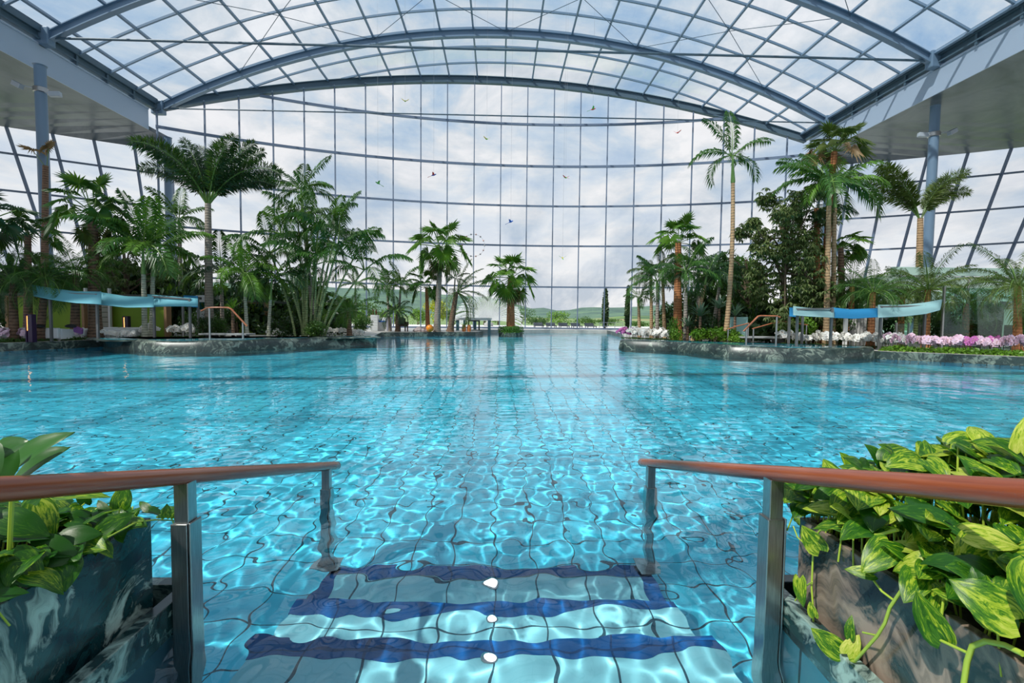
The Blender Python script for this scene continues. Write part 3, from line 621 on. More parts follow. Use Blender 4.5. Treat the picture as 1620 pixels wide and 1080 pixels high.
class Leaves:
    def __init__(s): s.v = []; s.f = []; s.uv = []
    def leaf(s, base, d, up, Ln, Wd, curl=0.35, fold=0.3, seed=0, prof=PROF, twist=0.0):
        base = Vector(base); d = Vector(d).normalized(); up = Vector(up); side = d.cross(up).normalized(); nrm = side.cross(d).normalized()
        k = len(s.v); rnd = random.Random(seed); ou, ov = rnd.uniform(0, 90), rnd.uniform(0, 90); ph = rnd.uniform(0, 6)
        for t, w in prof:
            ang = -curl * t; c = base + d * Ln * (math.sin(curl * t) / max(curl, 1e-4)) - nrm * Ln * ((1 - math.cos(curl * t)) / max(curl, 1e-4))
            n_ = (nrm * math.cos(ang) + d * math.sin(-ang)).normalized()
            back = d * (-Ln * 0.16 * (1 - t) ** 3) if prof is PROF else Vector((0, 0, 0))
            for j, q in enumerate((-1, -0.5, 0, 0.5, 1)):
                hgt = fold * abs(q) * w * Wd * 0.5 - (0.10 * Wd * q * q * w if abs(q) > 0.9 else 0) + 0.03 * Wd * math.sin(9 * t + 3 * q + ph) * abs(q)
                s.v.append(tuple(c + side * q * w * Wd * 0.5 + n_ * hgt + back * abs(q))); s.uv.append((q * 0.5 + ou, t + ov + abs(q) * 0.35))
        for i in range(len(prof) - 1):
            for j in range(4): a = k + i * 5 + j; s.f.append((a, a + 1, a + 6, a + 5))
    def build(s, name, m, parent):
        o = obj(name, s.v, s.f, m, parent, smooth=True); me = o.data; u = me.uv_layers.new(name='leaf')
        li = np.zeros(len(me.loops), dtype=np.int32); me.loops.foreach_get('vertex_index', li); u.data.foreach_set('uv', np.array(s.uv, dtype=np.float32)[li].ravel()); return o
def atx(px, py, X):
    d = ray(px, py); return CAM + d * (X / d.x)

def pothos(sgn, xf, lab, seed, n, hfun):
    rnd = random.Random(seed); o = empty('variegated_pothos', (0, 0, 0), 0, lab, 'plant'); o.location = (sgn * (xf + 0.37), 1.0, 0.36)
    off = Vector(o.location); lv = Leaves(); vn = MB()
    for i in range(n):
        y = rnd.uniform(0.25, 1.93) if i > 40 else rnd.uniform(1.4, 1.9); u = rnd.random() ** 0.8; x = xf - 0.02 + u * 0.78
        if u < 0.02 and rnd.random() < 0.5: continue
        zt = hfun(u, y); z = 0.40 + (zt - 0.40) * rnd.uniform(0.35, 1.05) ** 0.7
        out_ = Vector((sgn * (u - 0.42) * 2.0, rnd.uniform(-1.0, 0.7), rnd.uniform(-0.25, 0.45))) + Vector((rnd.uniform(-0.6, 0.6), rnd.uniform(-0.6, 0.4), 0))
        d = out_.normalized(); Ln = rnd.uniform(0.07, 0.135); base = Vector((sgn * x, y, z)) - off
        upv = Vector((rnd.uniform(-0.5, 0.5), rnd.uniform(-0.9, 0.1), 1.0))
        lv.leaf(base, d, upv, Ln, Ln * rnd.uniform(0.62, 0.80), rnd.uniform(0.3, 1.1), rnd.uniform(0.1, 0.5), seed * 1000 + i)
        if i % 2 == 0:
            root = Vector((sgn * (x + rnd.uniform(-0.05, 0.05)), y + rnd.uniform(-0.08, 0.08), 0.36)) - off
            vn.tube([root, (root + base) * 0.5 + Vector((0, 0, 0.04)), base], 0.0028, 5)
    return o, lv, vn, off
# right: big mound, then hand placed front leaves and trailing vines
hR = lambda u, y: 0.50 + 0.30 * math.sin(min(1, u * 1.6 + 0.15) * PI / 2) * (0.75 + 0.25 * math.sin(y * 5)) * (1.0 if y < 1.6 else max(0.4, 1 - (y - 1.6) * 1.6)) 
oR, lv, vn, off = pothos(1, 1.20, 'big mound of variegated yellow-green pothos spilling over the right planter', 11, 1150, hR)
def hang(lv, off, px, py, X, d, up, Ln, W_, seed, curl=0.4, fold=0.25): lv.leaf(atx(px, py, X) - off, d, up, Ln, W_, curl, fold, seed)
for (px, py, X, d, up, Ln, W_) in [
    (1408, 862, 1.17, (-0.7, -0.25, -0.35), (-0.4, -0.7, 0.7), 0.125, 0.085), (1382, 908, 1.15, (-0.75, 0.3, 0.05), (-0.5, -0.6, 0.5), 0.075, 0.040),
    (1490, 1012, 1.13, (-0.35, 0.45, 0.85), (-0.8, -0.5, 0.1), 0.115, 0.075), (1330, 1032, 1.14, (-0.5, 0.25, 0.35), (-0.5, -0.7, 0.3), 0.10, 0.075),
    (1340, 1034, 1.14, (0.35, -0.1, 0.75), (-0.6, -0.7, 0.2), 0.075, 0.05), (1344, 1008, 1.15, (0.1, 0.2, 0.9), (-0.8, -0.5, 0), 0.07, 0.032),
    (1580, 985, 1.15, (-0.25, 0.4, 0.9), (-0.8, -0.6, 0.1), 0.12, 0.08), (1553, 960, 1.15, (-0.3, -0.3, 0.6), (-0.7, -0.6, 0.4), 0.10, 0.075),
    (1605, 980, 1.12, (-0.55, 0.35, 0.4), (-0.5, -0.7, 0.6), 0.12, 0.10), (1455, 905, 1.18, (-0.6, -0.4, -0.3), (-0.3, -0.6, 0.8), 0.11, 0.075),
    (1500, 905, 1.17, (0.55, -0.2, 0.3), (-0.5, -0.6, 0.6), 0.12, 0.075), (1530, 845, 1.2, (0.6, -0.25, 0.0), (-0.5, -0.5, 0.75), 0.12, 0.07), (1640, 900, 1.1, (-0.1, -0.2, -0.9), (-0.9, -0.5, 0.1), 0.13, 0.09),
    (1470, 925, 1.18, (-0.2, -0.3, -0.8), (-0.8, -0.5, 0.3), 0.09, 0.08), (1297, 870, 1.16, (-0.55, 0.3, 0.75), (-0.6, -0.7, 0.1), 0.095, 0.075), (1300, 800, 1.25, (-0.3, 0.6, 0.5), (-0.5, -0.7, 0.3), 0.09, 0.07),
    (1265, 915, 1.13, (-0.2, -0.4, -0.9), (-0.8, -0.5, 0.1), 0.10, 0.05), (1288, 975, 1.14, (-0.2, 0.2, 0.7), (-0.7, -0.6, 0.1), 0.05, 0.035), (1260, 826, 1.13, (-0.2, -0.4, 0.3), (-0.6, -0.7, 0.3), 0.04, 0.03),
    (1350, 740, 1.55, (-0.55, 0.0, 0.75), (-0.2, -0.9, 0.5), 0.085, 0.055), (1400, 738, 1.5, (-0.45, 0, 0.7), (0.2, -0.9, 0.4), 0.11, 0.07), (1402, 744, 1.5, (0.2, 0, 0.95), (0.5, -0.8, 0.2), 0.10, 0.05),
    (1500, 735, 1.6, (0.05, 0, 1), (-0.5, -0.8, 0.2), 0.085, 0.05), (1612, 722, 1.6, (-0.8, 0, 0.4), (0.1, -0.7, 0.7), 0.14, 0.06), (1560, 742, 1.6, (-0.7, 0, 0.55), (0.1, -0.7, 0.7), 0.13, 0.05), (1615, 715, 1.55, (0.2, 0, 0.9), (-0.5, -0.8, 0.2), 0.12, 0.06), (1640, 740, 1.6, (-0.6, 0.1, 0.6), (0.1, -0.7, 0.7), 0.15, 0.07), (1470, 742, 1.6, (-0.7, 0, 0.3), (0.1, -0.7, 0.7), 0.10, 0.06)]:
    lv.leaf(atx(px, py, X) - off, d, up, Ln, W_, 0.5, 0.3, int(px * 7 + py))
def vine(vn, off, pts, X, r): vn.tube([atx(x, y, X) - off for x, y in pts], r, 7)
lv.build('foliage', PO, oR)
smooth_by(vn.build('stems', VINE, oR), 60)
for pts, X, r in [([(1310, 838), (1298, 838), (1290, 848), (1286, 880), (1284, 930), (1287, 970), (1286, 1000)], 1.16, 0.0035), ([(1443, 923), (1425, 935), (1408, 960), (1400, 985), (1388, 1005), (1366, 1030), (1352, 1046), (1340, 1044), (1328, 1036)], 1.15, 0.0048),
                  ([(1618, 1034), (1590, 1020), (1560, 1014), (1538, 1022), (1530, 1045), (1524, 1085)], 1.13, 0.0065), ([(1530, 1032), (1508, 1022), (1487, 1012)], 1.13, 0.004), ([(1415, 950), (1395, 935), (1380, 915)], 1.15, 0.0035), ([(1388, 1005), (1365, 1000)], 1.15, 0.003),
                  ([(1420, 838), (1390, 846), (1345, 845), (1318, 835)], 1.18, 0.005), ([(1350, 740), (1366, 772)], 1.55, 0.003), ([(1500, 735), (1500, 770)], 1.6, 0.003), ([(1284, 870), (1262, 850), (1255, 832)], 1.15, 0.0025), ([(1285, 920), (1270, 930), (1258, 950)], 1.15, 0.0025)]:
    b = MB(); vine(b, off, pts, X, r); smooth_by(b.build('trailing_vine', VINE, oR), 60)
hL = lambda u, y: 0.42 + (0.22 if y < 1.5 else 0.22 * max(0.15, (1.9 - y) / 0.4)) * math.sin(min(1, u * 1.8 + 0.12) * PI / 2)
oL, lv, vn, off = pothos(-1, 1.32, 'dark green and yellow pothos with one thin runner in the left planter', 23, 560, hL)
for (px, py, X, d, up, Ln, W_) in [
    (58, 800, -1.45, (0.35, -0.1, -0.75), (0.7, -0.6, 0.3), 0.14, 0.085), (5, 820, -1.45, (0.75, 0.1, -0.3), (0.3, -0.6, 0.8), 0.13, 0.085), (50, 868, -1.38, (0.8, 0.1, -0.2), (0.2, -0.7, 0.7), 0.13, 0.10), (18, 880, -1.36, (0.5, 0.0, -0.6), (0.5, -0.7, 0.4), 0.12, 0.09),
    (100, 850, -1.36, (0.8, 0.2, 0.1), (0.1, -0.7, 0.8), 0.10, 0.07), (190, 802, -1.35, (0.1, 0.1, 0.9), (0.4, -0.9, 0.1), 0.085, 0.065), (160, 840, -1.34, (0.6, 0.4, 0.4), (0.3, -0.8, 0.5), 0.10, 0.07), (235, 806, -1.30, (-0.8, 0.2, 0.5), (0.2, -0.8, 0.5), 0.06, 0.03), (262, 818, -1.24, (0.1, 0.1, 0.9), (0.7, -0.7, 0), 0.05, 0.035), (275, 820, -1.22, (0.5, 0.1, 0.7), (0.3, -0.8, 0.1), 0.045, 0.035), (170, 812, -1.4, (-0.6, 0.1, 0.6), (0.2, -0.8, 0.4), 0.07, 0.035), (95, 782, -1.5, (0.9, 0, 0.1), (0, -0.5, 0.9), 0.16, 0.05)]:
    lv.leaf(atx(px, py, X) - off, d, up, Ln, W_, 0.5, 0.3, int(px * 7 + py))
lv.build('foliage', POL, oL)
for a, b2 in [((190, 802), (186, 826))]: vine(vn, off, [a, b2], -1.35, 0.0022)
smooth_by(vn.build('stems', VINE, oL), 60)
b = MB(); vine(b, off, [(170, 850), (215, 826), (245, 822), (282, 823), (300, 812), (308, 806)], -1.27, 0.0028); smooth_by(b.build('trailing_vine', VINE, oL), 60)
# broad-leaved plant at the left edge, behind the rail
o = empty('broad_leaved_plant', (-1.9, 1.25, 0.36), 0, 'plant with long plain dark green leaves rising above the left handrail', 'plant'); off = Vector(o.location); lv = Leaves(); st_ = MB()
for (px, py, Y, px2, py2, Ln, W_, up) in [(-12, 760, 1.35, 92, 690, 0, 0.085, (0.1, -0.55, 0.8)), (20, 762, 1.4, 92, 712, 0, 0.08, (-0.1, -0.6, 0.7)), (-5, 770, 1.3, 20, 712, 0, 0.06, (0.3, -0.9, 0.1)), (-20, 780, 1.2, -60, 690, 0, 0.12, (0, -0.8, 0.5)), (-30, 740, 1.25, 30, 700, 0, 0.1, (0, -0.5, 0.8))]:
    a = at(px, py, Y); b2 = at(px2, py2, Y); d = b2 - a; Ln = d.length * 1.06; d = d.normalized() + Vector((0, 0, 0.25))
    lv.leaf(a - off, d, up, Ln, W_, 0.55, 0.35, int(px + 500), prof=LANCE); st_.tube([(a.x - off.x - 0.03, a.y - off.y, 0.0), a - off], 0.006, 6)
lv.build('foliage', leafmat('plain_glossy_green', (0.012, 0.07, 0.010), (0.03, 0.13, 0.018), trans=0.25, rough=0.35, scale=6), o); st_.build('stems', VINE, o)

# ---------------------------------------------------------------- raised stone basins on both sides
WP = bpy.data.materials.new('whirlpool_water'); WP.use_nodes = True; b_ = WP.node_tree.nodes['Principled BSDF']
b_.inputs['Base Color'].default_value = (0.02, 0.25, 0.32, 1); b_.inputs['Roughness'].default_value = 0.04; b_.inputs['Specular IOR Level'].default_value = 0.6
bp = nd(WP.node_tree, 'ShaderNodeBump', inp={'Strength': 0.25, 'Distance': 0.03}); n_ = nd(WP.node_tree, 'ShaderNodeTexNoise', inp={'Scale': 4.0, 'Detail': 3.0}); WP.node_tree.links.new(n_.outputs[0], bp.inputs['Height']); WP.node_tree.links.new(bp.outputs[0], b_.inputs['Normal'])
def basin(front, back, lab, zt=0.36):
    poly = [P2(*p) for p in front] + [P2(x, y, zt) for x, y in back]; poly = ccw(poly)
    cx = sum(p[0] for p in poly) / len(poly); cyy = sum(p[1] for p in poly) / len(poly)
    # refine the outline and make the rim slightly uneven
    ring = []
    for i in range(len(poly)):
        a, b = poly[i], poly[(i + 1) % len(poly)]
        for k in range(6): t = k / 6; ring.append((a[0] + (b[0] - a[0]) * t, a[1] + (b[1] - a[1]) * t))
    n = len(ring)
    for _ in range(2): ring = [((ring[i - 1][0] + 2 * ring[i][0] + ring[(i + 1) % n][0]) / 4, (ring[i - 1][1] + 2 * ring[i][1] + ring[(i + 1) % n][1]) / 4) for i in range(n)]
    def inset(r, d):
        out = []
        for i in range(n):
            a, b = Vector(r[i - 1]), Vector(r[(i + 1) % n]); t = (b - a).normalized(); nn = Vector((-t.y, t.x)); out.append((r[i][0] + nn.x * d, r[i][1] + nn.y * d))
        return out
    e = empty('stone_basin', (cx, cyy, -0.3), 0, lab, 'basin'); z0 = 0.3
    sh = lambda r: [(p[0] - cx, p[1] - cyy) for p in r]
    rings = [(sh(inset(ring, 0.10)), -1.0), (sh(ring), z0 + 0.02), (sh(inset(ring, 0.05)), z0 + zt - 0.05), (sh(inset(ring, 0.12)), z0 + zt), (sh(inset(ring, 0.42)), z0 + zt + 0.005), (sh(inset(ring, 0.50)), z0 + zt - 0.04)]
    b = MB()
    for r, z in rings: b.v += [(x, y, z + 0.012 * math.sin(3 * x + 2 * y)) for x, y in r]
    for k in range(len(rings) - 1):
        for i in range(n): b.f.append((k * n + i, k * n + (i + 1) % n, (k + 1) * n + (i + 1) % n, (k + 1) * n + i)); b.m.append(0)
    smooth_by(b.build('stone_rim', MARBLE2, e), 50)
    w = MB(); r2 = sh(inset(ring, 0.30)); w.v += [(x, y, z0 + zt + 0.012) for x, y in r2]; w.f.append(tuple(range(n))); w.m.append(0)
    w.v += [(x, y, z0 + zt - 0.06) for x, y in r2]
    for i in range(n): w.f.append((i, n + i, n + (i + 1) % n, (i + 1) % n)); w.m.append(0)
    w.build('basin_water', WP, e); return e
basin([(157, 550), (225, 558.5), (350, 558.5), (430, 553), (520, 548.5), (598, 546)], [(590, 532), (470, 533), (330, 534), (200, 537)], 'raised whirlpool basin with dark stone rim on the left')
basin([(975, 552), (1060, 556), (1110, 561), (1150, 565), (1240, 569), (1320, 571), (1388, 568)], [(1375, 547), (1290, 545), (1150, 541), (1060, 538), (990, 535.5)], 'raised whirlpool basin with veined green stone rim on the right')
def curved_rail(pts, Y, posts, lab, m, r=0.03):
    P = [at(x, y, Y) for x, y in pts]; base = Vector((P[0].x, Y, 0.36)); o = empty('curved_handrail', base, 0, lab, 'handrail')
    b = MB(); b.tube([p - base for p in P], r, 10); smooth_by(b.build('rail', m, o), 60)
    for (px, py) in posts:
        q = at(px, py, Y); b = MB(); b.tube([(q.x - base.x, 0, 0), (q.x - base.x, 0, q.z - base.z)], 0.032, 10); smooth_by(b.build('post', INOX, o), 60)
curved_rail([(318, 492), (328, 487), (340, 486.3), (361, 486.5), (366, 489), (391, 516)], 16.5, [(331, 487), (384, 510)], 'copper-brown bent handrail rising out of the left basin', WOODF)
curved_rail([(1176, 524), (1199, 500.5), (1203, 499.5), (1229, 500), (1234, 502)], 15.6, [(1181, 520), (1229, 500)], 'red-brown bent handrail rising out of the right basin', WOODF)
curved_rail([(1150, 521), (1165, 516), (1185, 511)], 18.1, [(1152, 520.5), (1184, 511.5)], 'thin brown handrail slanting behind the right basin, nearer the palm trunk', WOODF, 0.022)
curved_rail([(1190, 520), (1222, 511), (1240, 508.5), (1278, 514)], 17.6, [(1192, 520), (1276, 514)], 'thin brown handrail bending behind the right basin beside the canopy', WOODF, 0.022)

# ---------------------------------------------------------------- awnings on steel frames
CAN_A = mat('turquoise_awning_cloth', (0.12, 0.38, 0.46), 0.7); CAN_B = mat('blue_awning_cloth', (0.012, 0.19, 0.40), 0.7); CAN_C = mat('pale_aqua_awning_cloth', (0.25, 0.44, 0.46), 0.6)
FRAMEM = mat('weathered_steel_frame', (0.17, 0.17, 0.17), 0.45, 0.4)
def awning(Y, strips, frames, lab, depth=1.5):
    x0 = at(strips[0][0][0][0], 500, Y).x; o = empty('awning', (x0, Y, DZ), 0, lab, 'awning'); off = Vector((x0, Y, DZ))
    for top, bot, m, dy in strips:
        b = MB(); n = 14; rows = []
        def ip(pl, t):
            x = pl[0][0] + (pl[-1][0] - pl[0][0]) * t
            for a, c in zip(pl[:-1], pl[1:]):
                if a[0] - 1e-6 <= x <= c[0] + 1e-6: q = (x - a[0]) / (c[0] - a[0]); return x, a[1] + (c[1] - a[1]) * q
            return x, pl[-1][1]
        for i in range(n + 1):
            t = i / n; tx, ty = ip(top, t); bx_, by = ip(bot, t)
            A = at(tx, ty, Y + dy) - off; B = at(bx_, by, Y + dy - 0.45) - off
            for j in range(6):
                s = j / 5; p = A.lerp(B, s); p.z -= 0.06 * math.sin(PI * s); b.v.append(tuple(p))
        for i in range(n):
            for j in range(5): a = i * 6 + j; b.f.append((a, a + 1, a + 7, a + 6)); b.m.append(0)
        c = b.build('awning_cloth', m, o, smooth=True); so = c.modifiers.new('thickness', 'SOLIDIFY'); so.thickness = 0.012
    for (pa, pb2, dy) in frames:
        b = MB(); A = at(pa[0], pa[1], Y + dy) - off; B = at(pb2[0], pb2[1], Y + dy) - off
        b.bar(A, B, 0.05, 0.05); fr = b.build('frame_beam', FRAMEM, o)
        for q in (A, B):
            b = MB(); b.bar((q.x, q.y, 0.0), (q.x, q.y, q.z + 0.03), 0.065, 0.065); b.build('frame_post', FRAMEM, o)
awning(16.2, [([(50, 450), (85, 456), (120, 460.5), (160, 461)], [(53, 468), (90, 475), (120, 479), (160, 481)], CAN_A, -0.1),
              ([(153, 461), (200, 468.5), (243, 469.5)], [(153, 481), (200, 486), (243, 485.5)], CAN_A, 0.3),
              ([(233, 465), (265, 468), (313, 472)], [(233, 485), (270, 484), (313, 484)], CAN_A, 0.8),
              ([(290, 467), (313, 468)], [(290, 484), (313, 486)], CAN_B, 2.2)],
       [((79, 463), (153, 466), -0.15), ((243, 469), (300, 473), 0.7), ((289, 472), (313, 472), 2.3)], 'turquoise cloth awning in swooping strips on steel frames, left side')
awning(15.2, [([(1255, 484), (1280, 487), (1320, 488)], [(1255, 498), (1280, 500), (1320, 502)], CAN_C, 0.0),
              ([(1316, 486), (1345, 489), (1392, 487)], [(1316, 502), (1350, 503.5), (1392, 501)], CAN_B, 0.2),
              ([(1389, 482), (1430, 482), (1465, 478), (1491, 473)], [(1389, 502), (1430, 500), (1465, 496), (1487, 490)], CAN_C, 0.15),
              ([(1249, 486), (1262, 487)], [(1249, 500), (1262, 501)], CAN_B, 1.2)],
       [((1262, 489), (1316, 488), -0.1), ((1394, 485), (1464, 484), 0.1), ((1249, 500), (1270, 499), 1.4)], 'pale aqua and blue cloth awning in swooping strips on steel frames, right side')
# low stone tables behind the basins
for (px, py, Y, w, lab) in [(360, 527, 18.2, 1.7, 'low grey stone table behind the left basin'), (1205, 532, 18.2, 1.9, 'low grey stone table behind the right basin')]:
    p = at(px, py, Y); o = empty('stone_table', (p.x, Y, 0.25), 0, lab, 'table'); h = p.z - 0.25
    b = MB(); b.box(-w / 2, w / 2, -0.35, 0.35, h - 0.06, h); bevel(b.build('tabletop', mat('light_grey_stone', (0.36, 0.38, 0.38), 0.5), o), 0.01)
    for sx in (-w * 0.33, w * 0.33): b = MB(); b.box(sx - 0.1, sx + 0.1, -0.25, 0.25, 0, h - 0.06); b.build('support', mat('dark_stone', (0.05, 0.05, 0.05)), o)
# ---------------------------------------------------------------- green walled cabins, sofas and lamps on the left deck
GREENW = noisemat('olive_green_wall', [(0.3, (0.19, 0.32, 0.02)), (0.7, (0.24, 0.38, 0.03))], scale=0.7, rough=0.7)
WOODP = noisemat('oak_frame', [(0.3, (0.28, 0.15, 0.07)), (0.7, (0.42, 0.25, 0.13))], scale=4, vscale=(6, 6, 1), rough=0.6)
SLAT = noisemat('beige_slat_panel', [(0.3, (0.30, 0.29, 0.23)), (0.7, (0.38, 0.37, 0.30))], scale=3, vscale=(0.5, 0.5, 12))
def cabin(x0, x1, ytop, Y, lab, slat=None):
    a = at(x0, ytop, Y); b_ = at(x1, ytop, Y); h = a.z - DZ; W_ = b_.x - a.x
    o = empty('green_cabin', (a.x, Y, DZ), 0, lab, 'cabin')
    b = MB(); b.box(0, W_, 0.02, 0.14, 0, h); b.build('back_wall', GREENW, o)
    b = MB(); b.box(-0.08, 0.02, -0.1, 0.2, 0, h + 0.06); b.box(W_ - 0.02, W_ + 0.08, -0.1, 0.2, 0, h + 0.06); b.box(0.02, W_ - 0.02, -0.1, 0.2, h, h + 0.06); b.build('wood_frame', WOODP, o)
    b = MB(); b.box(-0.1, W_ + 0.1, -0.25, 2.2, h + 0.06, h + 0.16); b.build('roof', mat('dark_roof', (0.05, 0.06, 0.05)), o)
cabin(14, 132, 470, 19.5, 'green walled cabin behind the white sofas, leftmost'); cabin(176, 262, 472, 19.8, 'green walled cabin behind the two pale trunks, second from left')
cabin(372, 420, 480, 23.0, 'small green walled cabin seen between the thin trunks behind the bent handrail')
a = at(135, 475, 19.6); c = at(174, 475, 19.6); o = empty('slatted_screen', (a.x, 19.6, DZ), 0, 'beige slatted screen standing between the two green cabins', 'screen')
b = MB()
for k in range(9): b.box(0.03, c.x - a.x - 0.03, -0.02, 0.02, 0.02 + k * 0.19, 0.19 + k * 0.19)
b.build('slats', SLAT, o); b = MB(); b.box(-0.02, 0.05, -0.05, 0.05, 0, 1.9); b.box(c.x - a.x - 0.05, c.x - a.x + 0.02, -0.05, 0.05, 0, 1.9); b.build('frame', mat('white_paint', (0.8, 0.8, 0.8), 0.4), o)
WHITE = mat('white_upholstery', (0.80, 0.80, 0.82), 0.6); WHITED = mat('off_white_base', (0.55, 0.53, 0.52), 0.6)
def sofa(x0, x1, ytop, ybot, Y, lab, wing=True, rz=0.0):
    a = at(x0, ytop, Y); c = at(x1, ytop, Y); W_ = c.x - a.x; h = a.z - DZ
    o = empty('white_daybed', (a.x + W_ / 2, Y, DZ), rz, lab, 'daybed', 'white daybeds in front of the green cabins')
    w2 = W_ / 2
    b = MB(); b.box(-w2, w2, 0.62, 0.75, 0.08, h); bevel(b.build('backrest', WHITE, o), 0.03, 3)
    for s in (-1, 1):
        b = MB(); x_ = s * (w2 - 0.05)
        vs = [(x_ - 0.05, -0.75, 0.05), (x_ - 0.05, 0.62, 0.05), (x_ - 0.05, 0.62, h - 0.02), (x_ - 0.05, 0.1, h - 0.06), (x_ + 0.05, -0.75, 0.05), (x_ + 0.05, 0.62, 0.05), (x_ + 0.05, 0.62, h - 0.02), (x_ + 0.05, 0.1, h - 0.06)]
        b.add(vs, [(0, 1, 2, 3), (7, 6, 5, 4), (0, 3, 7, 4), (3, 2, 6, 7), (1, 0, 4, 5), (2, 1, 5, 6)]); bevel(b.build('side_panel', WHITE, o), 0.02, 2)
    b = MB(); b.box(-w2 + 0.1, w2 - 0.1, -0.72, 0.62, 0.12, 0.36); bevel(b.build('seat_cushion', WHITE, o), 0.05, 3)
    b = MB(); b.box(-w2 + 0.12, w2 - 0.12, -0.65, 0.6, 0.0, 0.12); b.build('base', WHITED, o)
sofa(-42, 18, 517, 0, 16.5, 'white daybed at the left edge of the picture behind the pink orchids', rz=PI); sofa(22, 76, 517, 0, 16.9, 'white daybed beside the dark glowing lamp column', rz=PI)
sofa(80, 122, 517.5, 0, 17.1, 'white daybed between the two front awning posts, left half', rz=PI); sofa(125, 163, 517.5, 0, 18.0, 'white daybed just right of the purple cushion'); sofa(166, 206, 518, 0, 18.3, 'rightmost white daybed beside the second lamp column')
for (px, py, Y, lab) in [(62, 515.5, 16.2, 'black bag lying on the back of the daybed beside the lamp column'), (112, 515.5, 16.4, 'black bag lying on the daybed back near the purple cushion')]:
    p = at(px, 518, Y); o = bpy.data.objects
    b = MB(); b.lathe((0, 0, 0), [(0.10, 0), (0.15, 0.03), (0.15, 0.08), (0.09, 0.13), (0.03, 0.14)], 12); q = smooth_by(b.build('black_bag', mat('black_cloth', (0.012, 0.012, 0.014), 0.7))); q.location = p; q.scale = (1.15, 0.7, 0.8); tag(q, lab, 'bag')
p = at(124, 522, 16.7); b = MB(); b.box(-0.14, 0.14, -0.05, 0.05, -0.12, 0.12); q = bevel(b.build('purple_cushion', mat('purple_cloth', (0.30, 0.10, 0.32), 0.7)), 0.06, 3); q.location = p; q.rotation_euler = (0.5, 0.35, 0.2); tag(q, 'purple patterned cushion leaning on a white daybed', 'cushion')
# lamp columns
for (px, yt, yb_, Y, lab) in [(48, 497, 547, 15.6, 'dark purple lamp column with a glowing orange strip, nearest the left edge'), (200, 500, 535, 19.3, 'dark lamp column with a glowing orange strip beside the rightmost daybed')]:
    a = at(px, yt, Y); o = empty('lamp_column', (a.x, Y, DZ), 0, lab, 'lamp'); o.scale = (0.7, 0.8, 1); h = a.z - DZ
    b = MB(); b.box(-0.04, 0.15, -0.1, 0.1, 0, h); b.box(-0.15, -0.10, -0.1, 0.1, 0, h); b.box(-0.10, -0.04, 0.0, 0.1, 0, h); bevel(b.build('housing', mat('dark_purple_metal', (0.03, 0.012, 0.05), 0.3), o), 0.01)
    b = MB(); b.box(-0.09, -0.05, -0.06, 0.0, h * 0.42, h * 0.94); b.build('light_strip', mat('orange_light', (1, 0.5, 0.1), emit=(1.0, 0.42, 0.10), es=5.0), o)
# white kiosk board behind palms
p = at(318, 488, 24); o = empty('white_kiosk', (p.x, 24, DZ), 0, 'white kiosk with a small dark window behind the tall foxtail palm', 'kiosk')
b = MB(); b.box(-1.9, 0.9, 0, 1.2, 0, at(318, 467, 24).z - DZ); bevel(b.build('body', mat('white_paint'), o), 0.02)
b = MB(); b.box(-0.2, 0.25, -0.02, 0.0, 1.15, 1.5); b.build('window', mat('dark_teal_glass', (0.01, 0.10, 0.10), 0.1), o)

# ---------------------------------------------------------------- centre left peninsula furniture
p = at(592, 525, 30); o = empty('white_cabinet', (p.x, 30, DZ), 0, 'tall white slatted cabinet on the deck left of the twin palms', 'cabinet'); h = at(592, 498, 30).z - DZ
b = MB(); b.box(-0.22, 0.22, 0, 0.4, 0, h); b.build('body', mat('white_paint'), o)
for k in range(6):
    b = MB(); b.box(-0.21, 0.21, -0.015, 0.0, 0.02 + k * h / 6, (k + 1) * h / 6 - 0.015); b.build('drawer_front', mat('cabinet_front', (0.68, 0.70, 0.72), 0.4), o)
for dx_ in (-0.1, 0.08):
    q = bevel(MB.build((lambda m_: (m_.lathe((0, 0, 0), [(0.05, 0), (0.055, 0.2), (0.03, 0.3), (0.02, 0.36)], 10), m_)[1])(MB()), 'brown_bottle', mat('brown_glass', (0.10, 0.04, 0.02), 0.15))); q.location = (p.x + dx_, 30.2, DZ + h); tag(q, 'brown bottle standing on top of the white cabinet', 'bottle', 'bottles on the white cabinet')
p = at(608, 525, 30.5); o = empty('bar_counter', (p.x, 30.5, DZ), 0, 'small white counter with a blue and white round cover', 'counter')
b = MB(); b.box(-0.35, 0.35, -0.2, 0.3, 0, 0.55); bevel(b.build('body', mat('white_paint'), o), 0.02)
b = MB(); b.lathe((0, 0.05, 0.55), [(0.42, 0), (0.40, 0.08), (0.3, 0.2), (0.12, 0.27), (0.01, 0.28)], 18); smooth_by(b.build('round_cover', mat('white_cloth', (0.75, 0.78, 0.82), 0.7), o))
b = MB(); b.lathe((0, 0.05, 0.545), [(0.425, 0), (0.43, 0.05), (0.41, 0.09)], 18); b.build('blue_band', mat('blue_cloth', (0.02, 0.12, 0.5), 0.6), o)
p = at(616, 525, 30.2); b = MB(); b.box(-0.14, 0.14, -0.1, 0.1, 0, 0.85); q = bevel(b.build('grey_speaker_box', mat('lavender_grey', (0.36, 0.36, 0.46), 0.5)), 0.02); q.location = (p.x, 30.2, DZ); tag(q, 'upright lavender grey box standing beside the white counter', 'box')
WICK = noisemat('dark_brown_wicker', [(0.3, (0.03, 0.012, 0.010)), (0.7, (0.09, 0.035, 0.025))], scale=40)
p = at(637, 522, 29.6); o = empty('wicker_chair', (p.x, 29.6, DZ), 0.5, 'dark brown wicker chair right of the small twin palms', 'chair')
b = MB(); b.box(-0.27, 0.27, -0.27, 0.27, 0.3, 0.38); bevel(b.build('seat', WICK, o), 0.02)
